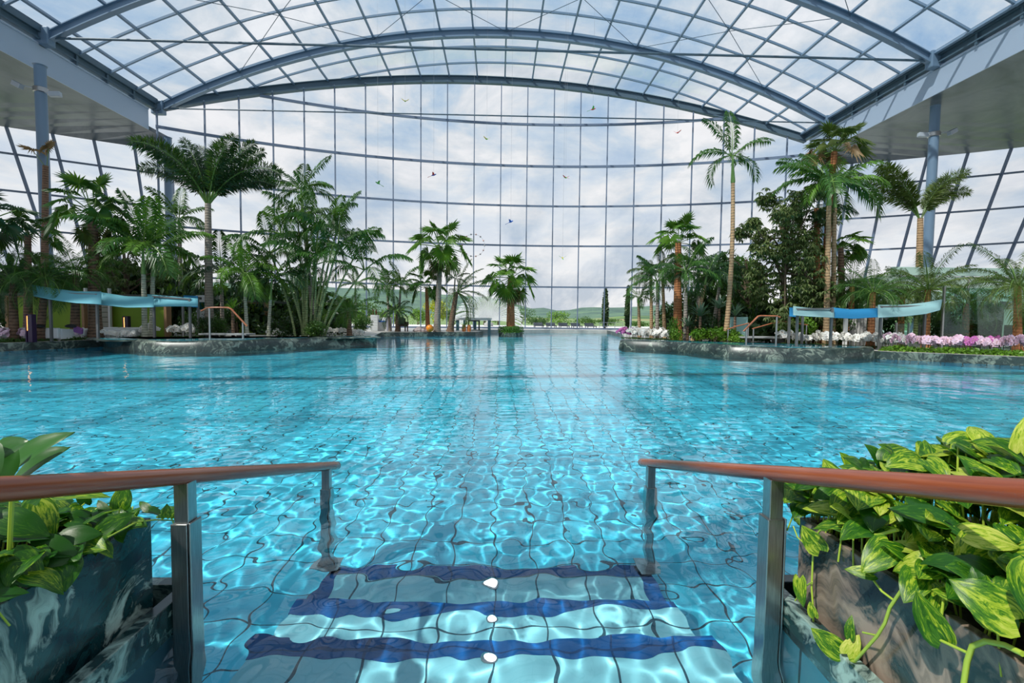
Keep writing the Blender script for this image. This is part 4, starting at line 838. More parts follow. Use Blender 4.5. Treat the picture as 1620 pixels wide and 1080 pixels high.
b = MB(); b.box(-0.27, 0.27, 0.22, 0.28, 0.38, 0.8); bevel(b.build('backrest', WICK, o), 0.02)
for s in (-1, 1): b = MB(); b.box(s * 0.27 - 0.03, s * 0.27 + 0.03, -0.25, 0.22, 0.38, 0.58); bevel(b.build('armrest', WICK, o), 0.01)
for sx in (-0.23, 0.23):
    for sy in (-0.23, 0.23): b = MB(); b.box(sx - 0.03, sx + 0.03, sy - 0.03, sy + 0.03, 0, 0.3); b.build('leg', WICK, o)
rk = mat('grey_pink_rock', (0.36, 0.30, 0.30), 0.8)
for i, (px, r) in enumerate([(659, 0.22), (664, 0.3), (670, 0.27), (675, 0.22)]):
    p = at(px, 524, 29.2); bb = MB(); rnd = random.Random(i); bb.lathe((0, 0, 0), [(r * 0.8, 0), (r, r * 0.35), (r * 0.75, r * 0.8), (r * 0.25, r * 1.05)], 9); bb.v = [(x * rnd.uniform(0.85, 1.1), y * rnd.uniform(0.85, 1.1), z) for x, y, z in bb.v]
    q = bb.build('rock', rk); q.location = (p.x, 29.2, DZ); tag(q, 'grey-pink rock lying at the pool edge left of the orange ball', 'rock', 'rocks at the pool edge')
OR = mat('orange_plastic', (0.9, 0.28, 0.02), 0.35)
p = at(680, 526, 29); b = MB(); r = 0.22; b.lathe((0, 0, 0), [(r * math.sin(PI * (k + 0.3) / 10.6), r - r * math.cos(PI * (k + 0.3) / 10.6)) for k in range(11)], 18); q = smooth_by(b.build('orange_ball', OR)); q.location = (p.x, 29, DZ); tag(q, 'orange ball lying at the foot of the left tall palm', 'ball')
for px, lab in ((734, 'orange pot on the pool edge, left of the pair under the gazebo'), (742, 'orange pot on the pool edge, right of the pair under the gazebo')):
    p = at(px, 527, 30.4); b = MB(); b.lathe((0, 0, 0), [(0.09, 0), (0.13, 0.1), (0.14, 0.25), (0.10, 0.38), (0.11, 0.42)], 14); q = smooth_by(b.build('orange_pot', mat('terracotta', (0.7, 0.25, 0.08), 0.6))); q.location = (p.x, 30.4, DZ); tag(q, lab, 'pot')
# gazebo standing in the water
a = at(720, 503, 33); c = at(777, 503, 33); o = empty('pool_gazebo', ((a.x + c.x) / 2, 33, DZ), 0, 'flat roofed pale gazebo at the pool edge in front of the fountain', 'gazebo')
W_ = c.x - a.x; zt = a.z - DZ; TEAL = mat('teal_grey_post', (0.10, 0.24, 0.30), 0.4)
b = MB(); b.box(-W_ / 2, W_ / 2, -0.5, 3.0, zt - 0.13, zt + 0.04); bevel(b.build('roof_slab', mat('pale_slab', (0.80, 0.82, 0.82), 0.5), o), 0.02)
for x_, y_, w_, m_ in [(-W_ / 2 + 0.2, -0.3, 0.20, TEAL), (W_ / 2 - 0.12, -0.3, 0.2, TEAL), (-W_ / 2 + 0.85, 1.0, 0.08, mat('dark_stone')), (W_ / 2 - 0.85, 1.0, 0.1, mat('dark_stone')), (0.0, 2.6, 0.2, TEAL), (-W_ / 2 + 0.45, 2.6, 0.16, TEAL)]:
    b = MB(); b.box(x_ - w_ / 2, x_ + w_ / 2, y_ - w_ / 2, y_ + w_ / 2, -1.5 if x_ > 1.0 and y_ < 0 else 0, zt - 0.1); b.build('gazebo_post', m_, o)
b = MB(); b.box(-W_ / 2 + 0.8, W_ / 2 - 0.8, 0.96, 1.04, zt - 0.22, zt - 0.1); b.build('cross_beam', mat('dark_stone'), o)
# round marble planter of the island palm
IP = at(808, 529, 31.0); o = empty('round_island_planter', (IP.x, 31.0, -DEPTH), 0, 'round planter ringed by a clipped hedge, standing in the water under the lone palm', 'planter')
b = MB(); b.lathe((0, 0, 0), [(0.78, 0), (0.78, DEPTH + 0.22), (0.70, DEPTH + 0.22), (0.70, DEPTH + 0.16)], 32); smooth_by(b.build('bowl', MARBLE2, o))
f = MB(); rnd = random.Random(3)
def fn(q): a = q.random() * 2 * PI; r = 0.30 + 0.52 * q.random(); z = DEPTH + 0.15 + 0.42 * q.random(); return (r * math.cos(a), r * math.sin(a), z), (math.cos(a), math.sin(a), 0.7)
leaf_cloud(f, 2600, 0.09, fn, rnd); b2 = f; o2 = f.build('clipped_hedge', leafmat('hedge_green', (0.03, 0.13, 0.012), (0.10, 0.28, 0.03)), o)
# ---------------------------------------------------------------- palms
PALM = leafmat('palm_green', (0.018, 0.075, 0.014), (0.055, 0.16, 0.024), rough=0.38, scale=2.0)
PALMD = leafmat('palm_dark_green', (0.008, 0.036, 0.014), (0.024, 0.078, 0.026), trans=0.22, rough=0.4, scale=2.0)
PALMB = leafmat('palm_bright_green', (0.045, 0.15, 0.014), (0.14, 0.30, 0.03), scale=2.0)
PALMO = leafmat('palm_olive_green', (0.045, 0.08, 0.016), (0.12, 0.17, 0.035), scale=2.0)
DRY = leafmat('dry_brown_frond', (0.22, 0.13, 0.06), (0.40, 0.27, 0.13), trans=0.15)
def trunkmat(name, a, b, rings=18.0):
    m = mat(name, rough=0.8); nt = m.node_tree; p = nt.nodes['Principled BSDF']; L = nt.links.new
    tc = nd(nt, 'ShaderNodeTexCoord'); w = nd(nt, 'ShaderNodeTexWave', inp={'Scale': rings / 6.0, 'Distortion': 1.5, 'Detail': 3.0, 'Detail Scale': 2.0}); w.bands_direction = 'Z'; L(tc.outputs['Object'], w.inputs['Vector'])
    n = nd(nt, 'ShaderNodeTexNoise', inp={'Scale': 9.0, 'Detail': 4.0}); L(tc.outputs['Object'], n.inputs['Vector'])
    ad = nd(nt, 'ShaderNodeMath', operation='MULTIPLY_ADD', inp={1: 0.45}); L(w.outputs['Fac'], ad.inputs[0]); L(n.outputs[0], ad.inputs[2])
    r = ramp(nt, [(0.35, a), (0.85, b)]); L(ad.outputs[0], r.inputs[0]); L(r.outputs[0], p.inputs['Base Color'])
    bp = nd(nt, 'ShaderNodeBump', inp={'Strength': 0.7, 'Distance': 0.03}); L(ad.outputs[0], bp.inputs['Height']); L(bp.outputs[0], p.inputs['Normal']); return m
T_OR = trunkmat('orange_brown_palm_trunk', (0.22, 0.075, 0.028), (0.40, 0.16, 0.06))
T_TAN = trunkmat('tan_palm_trunk', (0.26, 0.16, 0.085), (0.42, 0.28, 0.155))
T_GREY = trunkmat('grey_palm_trunk', (0.18, 0.15, 0.13), (0.32, 0.275, 0.23))
T_BR = trunkmat('brown_palm_trunk', (0.06, 0.035, 0.022), (0.20, 0.12, 0.075))
T_GRN = trunkmat('green_ringed_stem', (0.09, 0.13, 0.05), (0.26, 0.32, 0.14), 26)
T_PALE = trunkmat('pale_grey_green_trunk', (0.20, 0.22, 0.17), (0.42, 0.42, 0.33), 22)
SHAFT = mat('green_crownshaft', (0.13, 0.25, 0.06), 0.4)
STALK = mat('leaf_stalk_green', (0.12, 0.22, 0.04), 0.45)
def rachis(e0, droop, n=14, p=1.4):
    pts = [Vector((0, 0, 0))]; dirs = []
    for i in range(n):
        a = e0 - droop * ((i + 0.5) / n) ** p; d = Vector((math.cos(a), 0, math.sin(a))); dirs.append(d); pts.append(pts[-1] + d / n)
    return pts, dirs + [dirs[-1]]
FM = {}
def frond_mesh(kind, m, e0, droop, var):
    key = (kind, m.name, round(e0, 2), round(droop, 2), var)
    if key in FM: return FM[key]
    rnd = random.Random(hash((kind, round(e0 * 100), round(droop * 100), var)) & 0xffff if False else int(e0 * 977 + droop * 131 + var * 17 + len(kind) * 7) & 0xffff); b = MB()
    if kind != 'fan':
        P = {'feather': (40, 0.30, 0.034, 0.10, 0.45, 0), 'areca': (40, 0.27, 0.028, 0.18, 0.62, 0), 'foxtail': (120, 0.20, 0.013, 0.16, 0.12, 1), 'fine': (46, 0.24, 0.014, 0.12, 0.5, 0), 'date': (44, 0.20, 0.020, 0.10, 0.35, 0)}[kind]
        n, ll, lw, t0, vdr, plum = P; pts, dirs = rachis(e0, droop)
        b.tube(pts, [0.014 * (1 - 0.85 * i / 14) for i in range(15)], 4, mi=1)
        for i in range(n):
            t = t0 + (1 - t0) * (i + 0.5) / n; q = t * 14; k = min(13, int(q)); c = pts[k].lerp(pts[k + 1], q - k); d = dirs[k]
            prof = (math.sin(PI * (0.12 + 0.80 * (t - t0) / (1 - t0)))) ** 0.7
            nu = Vector((-d.z, 0, d.x))
            for s in ((-1, 1) if not plum else (-1, 1, -0.5, 0.5)):
                side = Vector((0, 1 if s > 0 else -1, 0)); f = 0.75 if not plum else 0.55
                lift = {0: rnd.uniform(0.0, 0.35)}.get(plum, (rnd.uniform(-1.2, 1.2)))
                dd = (side * (1.0 if abs(s) == 1 else 0.45) + d * f * rnd.uniform(0.8, 1.2) + nu * lift).normalized(); Ln = ll * prof * rnd.uniform(0.85, 1.1)
                mid = c + dd * Ln * 0.5; tip = c + dd * Ln * 0.93 + Vector((0, 0, -1)) * Ln * vdr
                w = (d.cross(dd)).cross(dd).normalized() * 0 + d * lw * 0.5
                b.add([c - w * 0.3, mid - w, tip, mid + w], [(0, 1, 2, 3)], 0)
    else:
        # stalk and a round fan blade of folded segments with drooping tips
        n = 24; sl = 0.58; R_ = 0.44; pts = []; N = 8
        for i in range(N + 1): t = i / N; a = e0 - droop * 0.35 * t; pts.append((pts[-1] + Vector((math.cos(a), 0, math.sin(a))) * sl / N) if pts else Vector((0, 0, 0)))
        b.tube(pts, [0.012] * 8 + [0.009], 4, mi=1)
        a = e0 - droop * 0.35 - 0.25 - 0.5 * droop * 0.3; d = Vector((math.cos(a), 0, math.sin(a))); side = Vector((0, 1, 0)); nu = d.cross(side) * -1; c = pts[-1]
        if nu.z < 0: nu = -nu
        def pt(ang, r, h=0.0): return c + (d * math.cos(ang) + side * math.sin(ang)) * r + nu * h
        A0 = math.radians(148)
        for i in range(n):
            a0 = -A0 + 2 * A0 * i / n; a1 = -A0 + 2 * A0 * (i + 1) / n; am = (a0 + a1) / 2; r = R_ * (0.80 + 0.20 * math.cos(am * 0.6)) * rnd.uniform(0.92, 1.06); rv = r * 0.48
            cup = 0.10 * (1 - math.cos(am))
            v0 = pt(a0, rv, -0.03 + cup * 0.6); v1 = pt(a1, rv, -0.03 + cup * 0.6); m1 = pt(am, rv * 0.95, 0.02 + cup * 0.6); tp = pt(am, r, cup * 0.5) + Vector((0, 0, -1)) * r * (0.10 + 0.30 * rnd.random() * (0.5 + droop)); base = c + nu * (0.01)
            b.add([base, v0, m1], [(0, 1, 2)], 0); b.add([base, m1, v1], [(0, 1, 2)], 0); b.add([v0, tp, m1], [(0, 1, 2)], 0); b.add([m1, tp, v1], [(0, 1, 2)], 0)
    me = bpy.data.meshes.new('frond'); me.from_pydata(b.v, [], b.f); me.materials.append(m); me.materials.append(STALK); me.polygons.foreach_set('material_index', b.m); me.update()
    FM[key] = me; return me
def add_fronds(o, top, kind, m, n, length, seed=0, e_hi=75, e_lo=-15, droop=(0.7, 1.4), az=None, dry=0, r0=0.05):
    rnd = random.Random(seed)
    for i in range(n):
        t = i / max(1, n - 1); e = math.radians(e_hi + (e_lo - e_hi) * t ** 0.8); e = round(e / 0.2) * 0.2
        dr = droop[0] + (droop[1] - droop[0]) * (t if kind != 'fan' else t); dr = round(dr / 0.25) * 0.25
        if az: a = math.radians(az[i % len(az)] + rnd.uniform(-8, 8)); 
        else: a = i * 2.399 + seed * 1.3 + rnd.uniform(-0.2, 0.2)
        me = frond_mesh(kind, DRY if i >= n - dry else m, e, dr, i % 2)
        f = bpy.data.objects.new('frond', me); C.objects.link(f); f.parent = o
        f.location = Vector(top) + Vector((math.cos(a), math.sin(a), 0)) * r0; f.rotation_euler = (rnd.uniform(-0.15, 0.15), 0, a); s = length * rnd.uniform(0.86, 1.12); f.scale = (s, s, s)
def palm(name, label, bx, crown, Y, kind, m, tm, n, flen, seed=1, tr=0.13, shaft=0, bend=0.0, base_z=DZ, group=None, stem_extra=None, cat='palm', hang=0, **kw):
    """bx: pixel x of the foot, crown: pixel of the crown's heart, flen: frond length in pixels at that distance"""
    c = at(crown[0], crown[1], Y); f = at(bx, 520, Y); s = Y / F_PX
    o = empty(name, (f.x, Y, base_z), 0, label, cat, group); top = Vector((c.x - f.x, 0, c.z - base_z)); h = top.z
    pts = []; rs = []; N = 14
    for i in range(N + 1):
        t = i / N; pts.append(Vector((top.x * t + bend * math.sin(PI * t), 0, h * t))); rs.append(tr * (1.25 - 0.45 * t + 0.35 * max(0, 0.12 - t) / 0.12))
    b = MB()
    if shaft:
        k = max(1, int(N * (1 - shaft))); b.tube(pts[:k + 1], rs[:k + 1], 12); smooth_by(b.build('trunk', tm, o), 60)
        b = MB(); rr_ = [tr * 0.95, tr * 1.05] + [tr * (0.95 - 0.55 * i / (N - k)) for i in range(1, N - k + 1)]; pp = [pts[k], pts[k] + Vector((0, 0, 0.05))] + pts[k + 1:]; b.tube(pp, rr_[:len(pp)], 12); smooth_by(b.build('crown_shaft', SHAFT, o), 60)
    else:
        b.tube(pts, rs, 12); smooth_by(b.build('trunk', tm, o), 60)
    add_fronds(o, top, kind, m, n, flen * s, seed, **kw)
    if hang:
        rnd = random.Random(seed + 9)
        for i in range(hang):
            a = i * 2.1 + 0.4; me = frond_mesh(kind, DRY if i % 2 else PALMO, -0.8, 0.75, i % 2); q = bpy.data.objects.new('old_frond', me); C.objects.link(q); q.parent = o
            q.location = top + Vector((0.05 * math.cos(a), 0.05 * math.sin(a), -0.15)); q.rotation_euler = (0, 0.2, a); k = flen * s * 0.8; q.scale = (k, k, k)
    return o
# --- left side
palm('foxtail_palm', 'tallest foxtail palm on the left, dense dark bushy crown on a grey trunk', 331, (329, 322), 20, 'foxtail', PALMD, T_GREY, 13, 122, 3, 0.135, 0.0, az=[100, 172, 150, 8, 30, 165, 200, 335, 250, 60, 182, 350, 10], e_hi=84, e_lo=52, droop=(0.5, 1.5))
palm('fan_palm', 'fan palm with brown trunk rising behind the left awning', 151, (146, 335), 17.5, 'fan', PALM, T_BR, 15, 66, 5, 0.16, e_hi=80, e_lo=-20, droop=(0.2, 1.2), hang=4)
palm('fan_palm', 'slim shaggy palm hugging the far left column', 70, (72, 262), 23.6, 'fan', DRY, T_BR, 2, 50, 8, 0.14, az=[20, 170], e_hi=80, e_lo=60, droop=(0, 0.3))
palm('adonidia_palm', 'bright green palm on a pale stem above the left awning, left of the pair', 229, (226, 392), 17.8, 'feather', PALM, T_PALE, 10, 92, 12, 0.075, 0.22, e_hi=80, e_lo=8, droop=(0.6, 1.8))
palm('adonidia_palm', 'bright green palm on a pale stem above the left awning, right of the pair', 239, (243, 398), 18.2, 'feather', PALMB, T_PALE, 9, 80, 14, 0.07, 0.22, e_hi=78, e_lo=5, droop=(0.6, 1.8))
palm('adonidia_palm', 'arching palm behind the far left corner column', 288, (283, 345), 22.5, 'feather', PALM, T_GREY, 9, 56, 16, 0.09, 0.15, e_hi=75, e_lo=0, droop=(0.6, 1.8))
palm('fan_palm', 'large fan palm cut by the left edge of the photo', -28, (-24, 350), 15.5, 'fan', PALMD, T_BR, 13, 66, 17, 0.15, e_hi=70, e_lo=-20, droop=(0.2, 1.2))
palm('fan_palm', 'fan palm standing between the left edge and the shaggy column palm', 44, (44, 372), 19, 'fan', PALM, T_BR, 11, 50, 18, 0.12, e_hi=75, e_lo=-10, droop=(0.2, 1.0))
palm('date_palm', 'fine leaved palm drooping over the leftmost sofa', 22, (20, 448), 16.0, 'fine', PALMD, T_BR, 24, 72, 21, 0.11, e_hi=75, e_lo=-15, droop=(0.8, 2.0))
palm('date_palm', 'fine leaved palm drooping just left of the awning tip', 62, (72, 440), 16.3, 'fine', PALM, T_BR, 24, 66, 22, 0.10, e_hi=75, e_lo=-15, droop=(0.8, 2.0))
palm('date_palm', 'fine leaved palm above the left awning beside the fan palm trunk', 118, (120, 432), 17.2, 'fine', PALM, T_BR, 22, 62, 23, 0.12, e_hi=75, e_lo=-12, droop=(0.8, 2.0))
palm('adonidia_palm', 'bright green palm in front of the dark clump, beside the bent left handrail', 391, (386, 432), 18.8, 'feather', PALMB, T_PALE, 11, 66, 31, 0.06, 0.3, e_hi=78, e_lo=-5, droop=(0.7, 1.9))
palm('adonidia_palm', 'thin leaning palm right of the bent left handrail', 424, (430, 440), 19.2, 'feather', PALMD, T_PALE, 11, 62, 32, 0.055, 0.3, e_hi=75, e_lo=-10, droop=(0.7, 1.9))
palm('adonidia_palm', 'dark green palm behind the bent left handrail', 352, (350, 430), 21, 'feather', PALMD, T_GREY, 11, 62, 33, 0.07, 0.2, e_hi=75, e_lo=-10, droop=(0.7, 1.9))
palm('adonidia_palm', 'palm whose crown tops the areca clump', 498, (476, 298), 22, 'feather', PALM, T_GREY, 11, 62, 34, 0.08, 0.1, e_hi=52, e_lo=0, droop=(0.3, 1.5))
def clump(name, label, bx, Y, stems, m, tm, flen, seed, group=None, nf=6, r=0.045):
    f = at(bx, 520, Y); s = Y / F_PX; o = empty(name, (f.x, Y, DZ), 0, label, 'palm', group); rnd = random.Random(seed)
    for k, (px, py, dx_) in enumerate(stems):
        c = at(px, py, Y); top = Vector((c.x - f.x, rnd.uniform(-0.6, 0.6), c.z - DZ)); b0 = Vector((dx_ * s, rnd.uniform(-0.25, 0.25), 0)); pts = []
        for i in range(9): t = i / 8; pts.append(Vector((b0.x + (top.x - b0.x) * (t ** 1.35), b0.y + (top.y - b0.y) * t ** 1.3, top.z * t)))
        b = MB(); b.tube(pts, [r * (1.2 - 0.5 * i / 8) for i in range(9)], 8); smooth_by(b.build('stem', tm, o), 60)
        add_fronds(o, top, 'areca', m, nf, flen * s, seed * 10 + k, e_hi=76, e_lo=15, droop=(0.7, 1.8))
    return o
clump('areca_palm', 'big many-stemmed areca palm clump in the middle of the left planting', 492, 20, [(430, 400, -22), (452, 372, -16), (470, 352, -12), (486, 380, -6), (500, 352, -2), (516, 372, 3), (528, 360, 8), (540, 392, 12), (556, 408, 18), (478, 420, -9), (508, 420, 4), (460, 430, -14), (572, 425, 22)], PALM, T_GRN, 74, 41, nf=5)
palm('small_date_palm', 'low bright fan-like palm right of the areca clump', 553, (552, 492), 21.5, 'fine', PALMB, T_BR, 22, 46, 44, 0.10, e_hi=75, e_lo=-5, droop=(0.6, 1.7))
palm('adonidia_palm', 'slender small palm behind the right end of the areca clump', 563, (562, 450), 27, 'feather', PALM, T_GREY, 8, 32, 45, 0.06, 0.2, e_hi=75, e_lo=0, droop=(0.6, 1.8))
palm('fan_palm', 'taller of the two central-left fan palms, full round crown', 691, (697, 392), 29.5, 'fan', PALMB, T_GREY, 14, 54, 51, 0.16, e_hi=80, e_lo=-25, droop=(0.2, 1.2), hang=3)
palm('fan_palm', 'smaller fan palm just left of the tall central-left one', 677, (675, 455), 30.3, 'fan', PALM, T_OR, 12, 34, 52, 0.12, e_hi=78, e_lo=-25, droop=(0.2, 1.2))
palm('date_palm', 'leaning date palm with one-sided crown beside the gazebo', 712, (722, 462), 29.8, 'date', PALMO, T_BR, 12, 58, 53, 0.16, az=[20, -20, 60, 0, 100, 30, -40, 250, 330, 10], e_hi=75, e_lo=-50, droop=(0.6, 1.6))
palm('adonidia_palm', 'thin palm with small crown rising from the leaning date palm', 714, (720, 440), 31, 'feather', PALMD, T_GREY, 8, 26, 54, 0.05, e_hi=60, e_lo=-20, droop=(0.5, 1.6))
palm('adonidia_palm', 'small arching palm on the deck left of centre, left stem', 617, (612, 452), 29.7, 'feather', PALM, T_GREY, 10, 36, 55, 0.07, 0.15, e_hi=75, e_lo=-5, droop=(0.7, 2.0))
palm('adonidia_palm', 'small arching palm on the deck left of centre, right stem', 630, (634, 448), 29.9, 'feather', PALM, T_GREY, 11, 38, 56, 0.07, 0.15, e_hi=75, e_lo=-5, droop=(0.7, 2.0))
palm('adonidia_palm', 'lowest dark palm in front of the two small arching palms', 628, (628, 492), 29.2, 'feather', PALMD, T_BR, 12, 34, 57, 0.09, 0.1, e_hi=65, e_lo=-15, droop=(0.8, 2.2))
palm('fan_palm', 'lone fan palm with orange trunk in the round island planter', 808, (808, 440), 31.0, 'fan', PALMB, T_OR, 17, 48, 58, 0.23, base_z=0.12, e_hi=80, e_lo=-30, droop=(0.2, 1.2), hang=5)
# --- right side
palm('adonidia_palm', 'very tall slender palm with few arching fronds on the right', 1148, (1159, 246), 18.4, 'feather', PALM, T_TAN, 7, 70, 61, 0.078, 0.10, bend=0.12, az=[100, 178, 2, 60, 172, 15, 185], e_hi=86, e_lo=-8, droop=(0.4, 2.0))
palm('fan_palm', 'fan palm with orange trunk rising out of the right palm group', 1072, (1073, 384), 21, 'fan', PALMB, T_OR, 13, 50, 62, 0.16, e_hi=85, e_lo=-5, droop=(0.2, 1.0))
for i, (bx, c, Y, fl, lab, mm) in enumerate([
    (1040, (1040, 444), 21.5, 52, 'thin trunked palm at the left end of the right palm group', PALM), (1052, (1048, 430), 22.5, 48, 'palm behind the left end of the right palm group', PALMD), (1085, (1085, 428), 19.5, 56, 'thin palm in front of the orange trunk in the right group', PALM),
    (1097, (1118, 436), 20.3, 54, 'palm leaning right in the middle of the right group', PALMD), (1106, (1104, 420), 22, 50, 'tall back palm of the right group, left of the very tall trunk', PALM), (1031, (1030, 432), 23.5, 40, 'farthest left palm of the right group, small crown', PALMO), (1126, (1140, 440), 21, 46, 'palm whose crown shows either side of the very tall trunk', PALMD), (1012, (1010, 470), 24, 26, 'small low palm with brown trunk above the white orchids', PALM)]):
    palm('feather_palm', lab, bx, c, Y, 'areca', mm, T_TAN if i % 2 else T_GREY, 12, fl, 70 + i, 0.075, 0.12, e_hi=70, e_lo=-5, droop=(0.7, 1.9))
palm('adonidia_palm', 'left of two tall joined palms on the right, wide arching crown', 1308, (1312, 288), 17.3, 'feather', PALM, T_TAN, 9, 92, 81, 0.088, 0.12, az=[90, 170, 190, 20, 150, 5, 230, 345, 120], e_hi=62, e_lo=-5, droop=(0.6, 1.9))
palm('adonidia_palm', 'right of two tall joined palms on the right', 1318, (1321, 292), 17.7, 'feather', PALMB, T_TAN, 8, 84, 82, 0.078, 0.14, az=[60, 5, 25, 185, 340, 100, 200, 50], e_hi=60, e_lo=5, droop=(0.6, 1.8))
palm('fan_palm', 'old fan palm with partly brown leaves behind the two joined palms', 1297, (1320, 240), 18.5, 'fan', PALMO, T_OR, 15, 54, 83, 0.13, e_hi=80, e_lo=-10, droop=(0.2, 1.1), dry=4)
palm('feather_palm', 'shaggy palm left of the two joined palms with hanging old fronds', 1294, (1292, 330), 18.6, 'areca', PALMD, T_OR, 11, 56, 84, 0.12, e_hi=60, e_lo=-35, droop=(0.7, 1.7))
palm('fan_palm', 'fan palm showing right of the two joined trunks', 1335, (1330, 392), 18.6, 'fan', PALMB, T_BR, 11, 46, 85, 0.12, az=[0, 20, 340, 60, 300, 10, 180], e_hi=55, e_lo=-20, droop=(0.2, 1.0))
palm('foxtail_palm', 'foxtail palm with a V-shaped two-lobed crown and swollen trunk', 1453, (1456, 345), 20.2, 'foxtail', PALMO, T_TAN, 8, 104, 86, 0.13, 0.0, az=[168, 8, 185, 352, 158, 20, 175, 4], e_hi=74, e_lo=58, droop=(0.75, 1.25))
for i, (bx, c, Y, fl, lab, mm) in enumerate([
    (1378, (1381, 462), 16.2, 56, 'fine leaved palm above the middle of the right awning', PALM), (1466, (1468, 458), 16.5, 76, 'fine leaved palm spreading in front of the glass pavilion corner', PALMO), (1612, (1610, 452), 14.6, 86, 'fine leaved palm cut by the right edge of the photo', PALMO), (1425, (1428, 470), 18, 60, 'fine leaved palm behind the right end of the awning', PALM),
    (1530, (1528, 480), 17.2, 60, 'small fine leaved palm in front of the pavilion between the glass screens', PALM), (1345, (1348, 452), 17.8, 48, 'fine leaved palm right beside the two joined trunks', PALM)]):
    palm('date_palm', lab, bx, c, Y, 'fine', mm, T_OR if i != 2 else T_OR, 26, fl, 90 + i, 0.10, e_hi=76, e_lo=-15, droop=(0.8, 2.0))

# ---------------------------------------------------------------- bushes and trees in the beds
def bush_mesh(m, seed, n=1300, lf=0.13, key='round'):
    b = MB(); rnd = random.Random(seed); lob = [((rnd.uniform(-0.5, 0.5), rnd.uniform(-0.4, 0.4), rnd.uniform(0.3, 1.1)), (rnd.uniform(0.35, 0.6), rnd.uniform(0.35, 0.5), rnd.uniform(0.3, 0.5))) for _ in range(8)]
    for c, r in lob: leaf_cloud(b, n // 8, lf, lambda q: ell(q, c, r, 0.5), rnd)
    b.v = [(x, y, max(z, 0.03 + 0.02 * hashn(i))) for i, (x, y, z) in enumerate(b.v)]; me = bpy.data.meshes.new('foliage'); me.from_pydata(b.v, [], b.f); me.materials.append(m); me.update(); return me
def stem_mesh(seed):
    b = MB(); rnd = random.Random(seed)
    for _ in range(6): b.tube([(rnd.uniform(-0.1, 0.1), rnd.uniform(-0.1, 0.1), 0), (rnd.uniform(-0.3, 0.3), rnd.uniform(-0.2, 0.2), 0.5), (rnd.uniform(-0.5, 0.5), rnd.uniform(-0.3, 0.3), 0.95)], [0.03, 0.02, 0.008], 5)
    me = bpy.data.meshes.new('stems'); me.from_pydata(b.v, [], b.f); me.materials.append(BARK); me.update(); return me
LW = leafmat('lime_green_leaves', (0.07, 0.20, 0.012), (0.20, 0.38, 0.03))
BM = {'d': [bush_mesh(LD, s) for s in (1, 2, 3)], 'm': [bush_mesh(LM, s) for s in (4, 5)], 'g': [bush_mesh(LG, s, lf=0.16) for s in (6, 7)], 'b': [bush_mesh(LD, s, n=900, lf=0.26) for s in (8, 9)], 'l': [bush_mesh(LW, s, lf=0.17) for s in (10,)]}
SMs = [stem_mesh(s) for s in (1, 2)]
kn = {'d': 'dark green bush', 'm': 'mid green bush', 'g': 'light green bush', 'b': 'large-leaved dark bush', 'l': 'lime green bush'}
def bush(px, ybot, ytop, Y, wpx, k, where, i=[0]):
    i[0] += 1; p = at(px, 520, Y); h = at(px, ytop, Y).z - DZ; w = wpx * Y / F_PX / 2
    o = empty('leafy_bush', (p.x, Y, DZ), i[0] * 1.1, kn[k] + ' ' + where, 'bush')
    for nm, me in (('foliage', BM[k][i[0] % len(BM[k])]), ('stems', SMs[i[0] % 2])):
        q = bpy.data.objects.new(nm, me); C.objects.link(q); q.parent = o; q.scale = (w / 0.9, w / 0.9, h / 1.45)
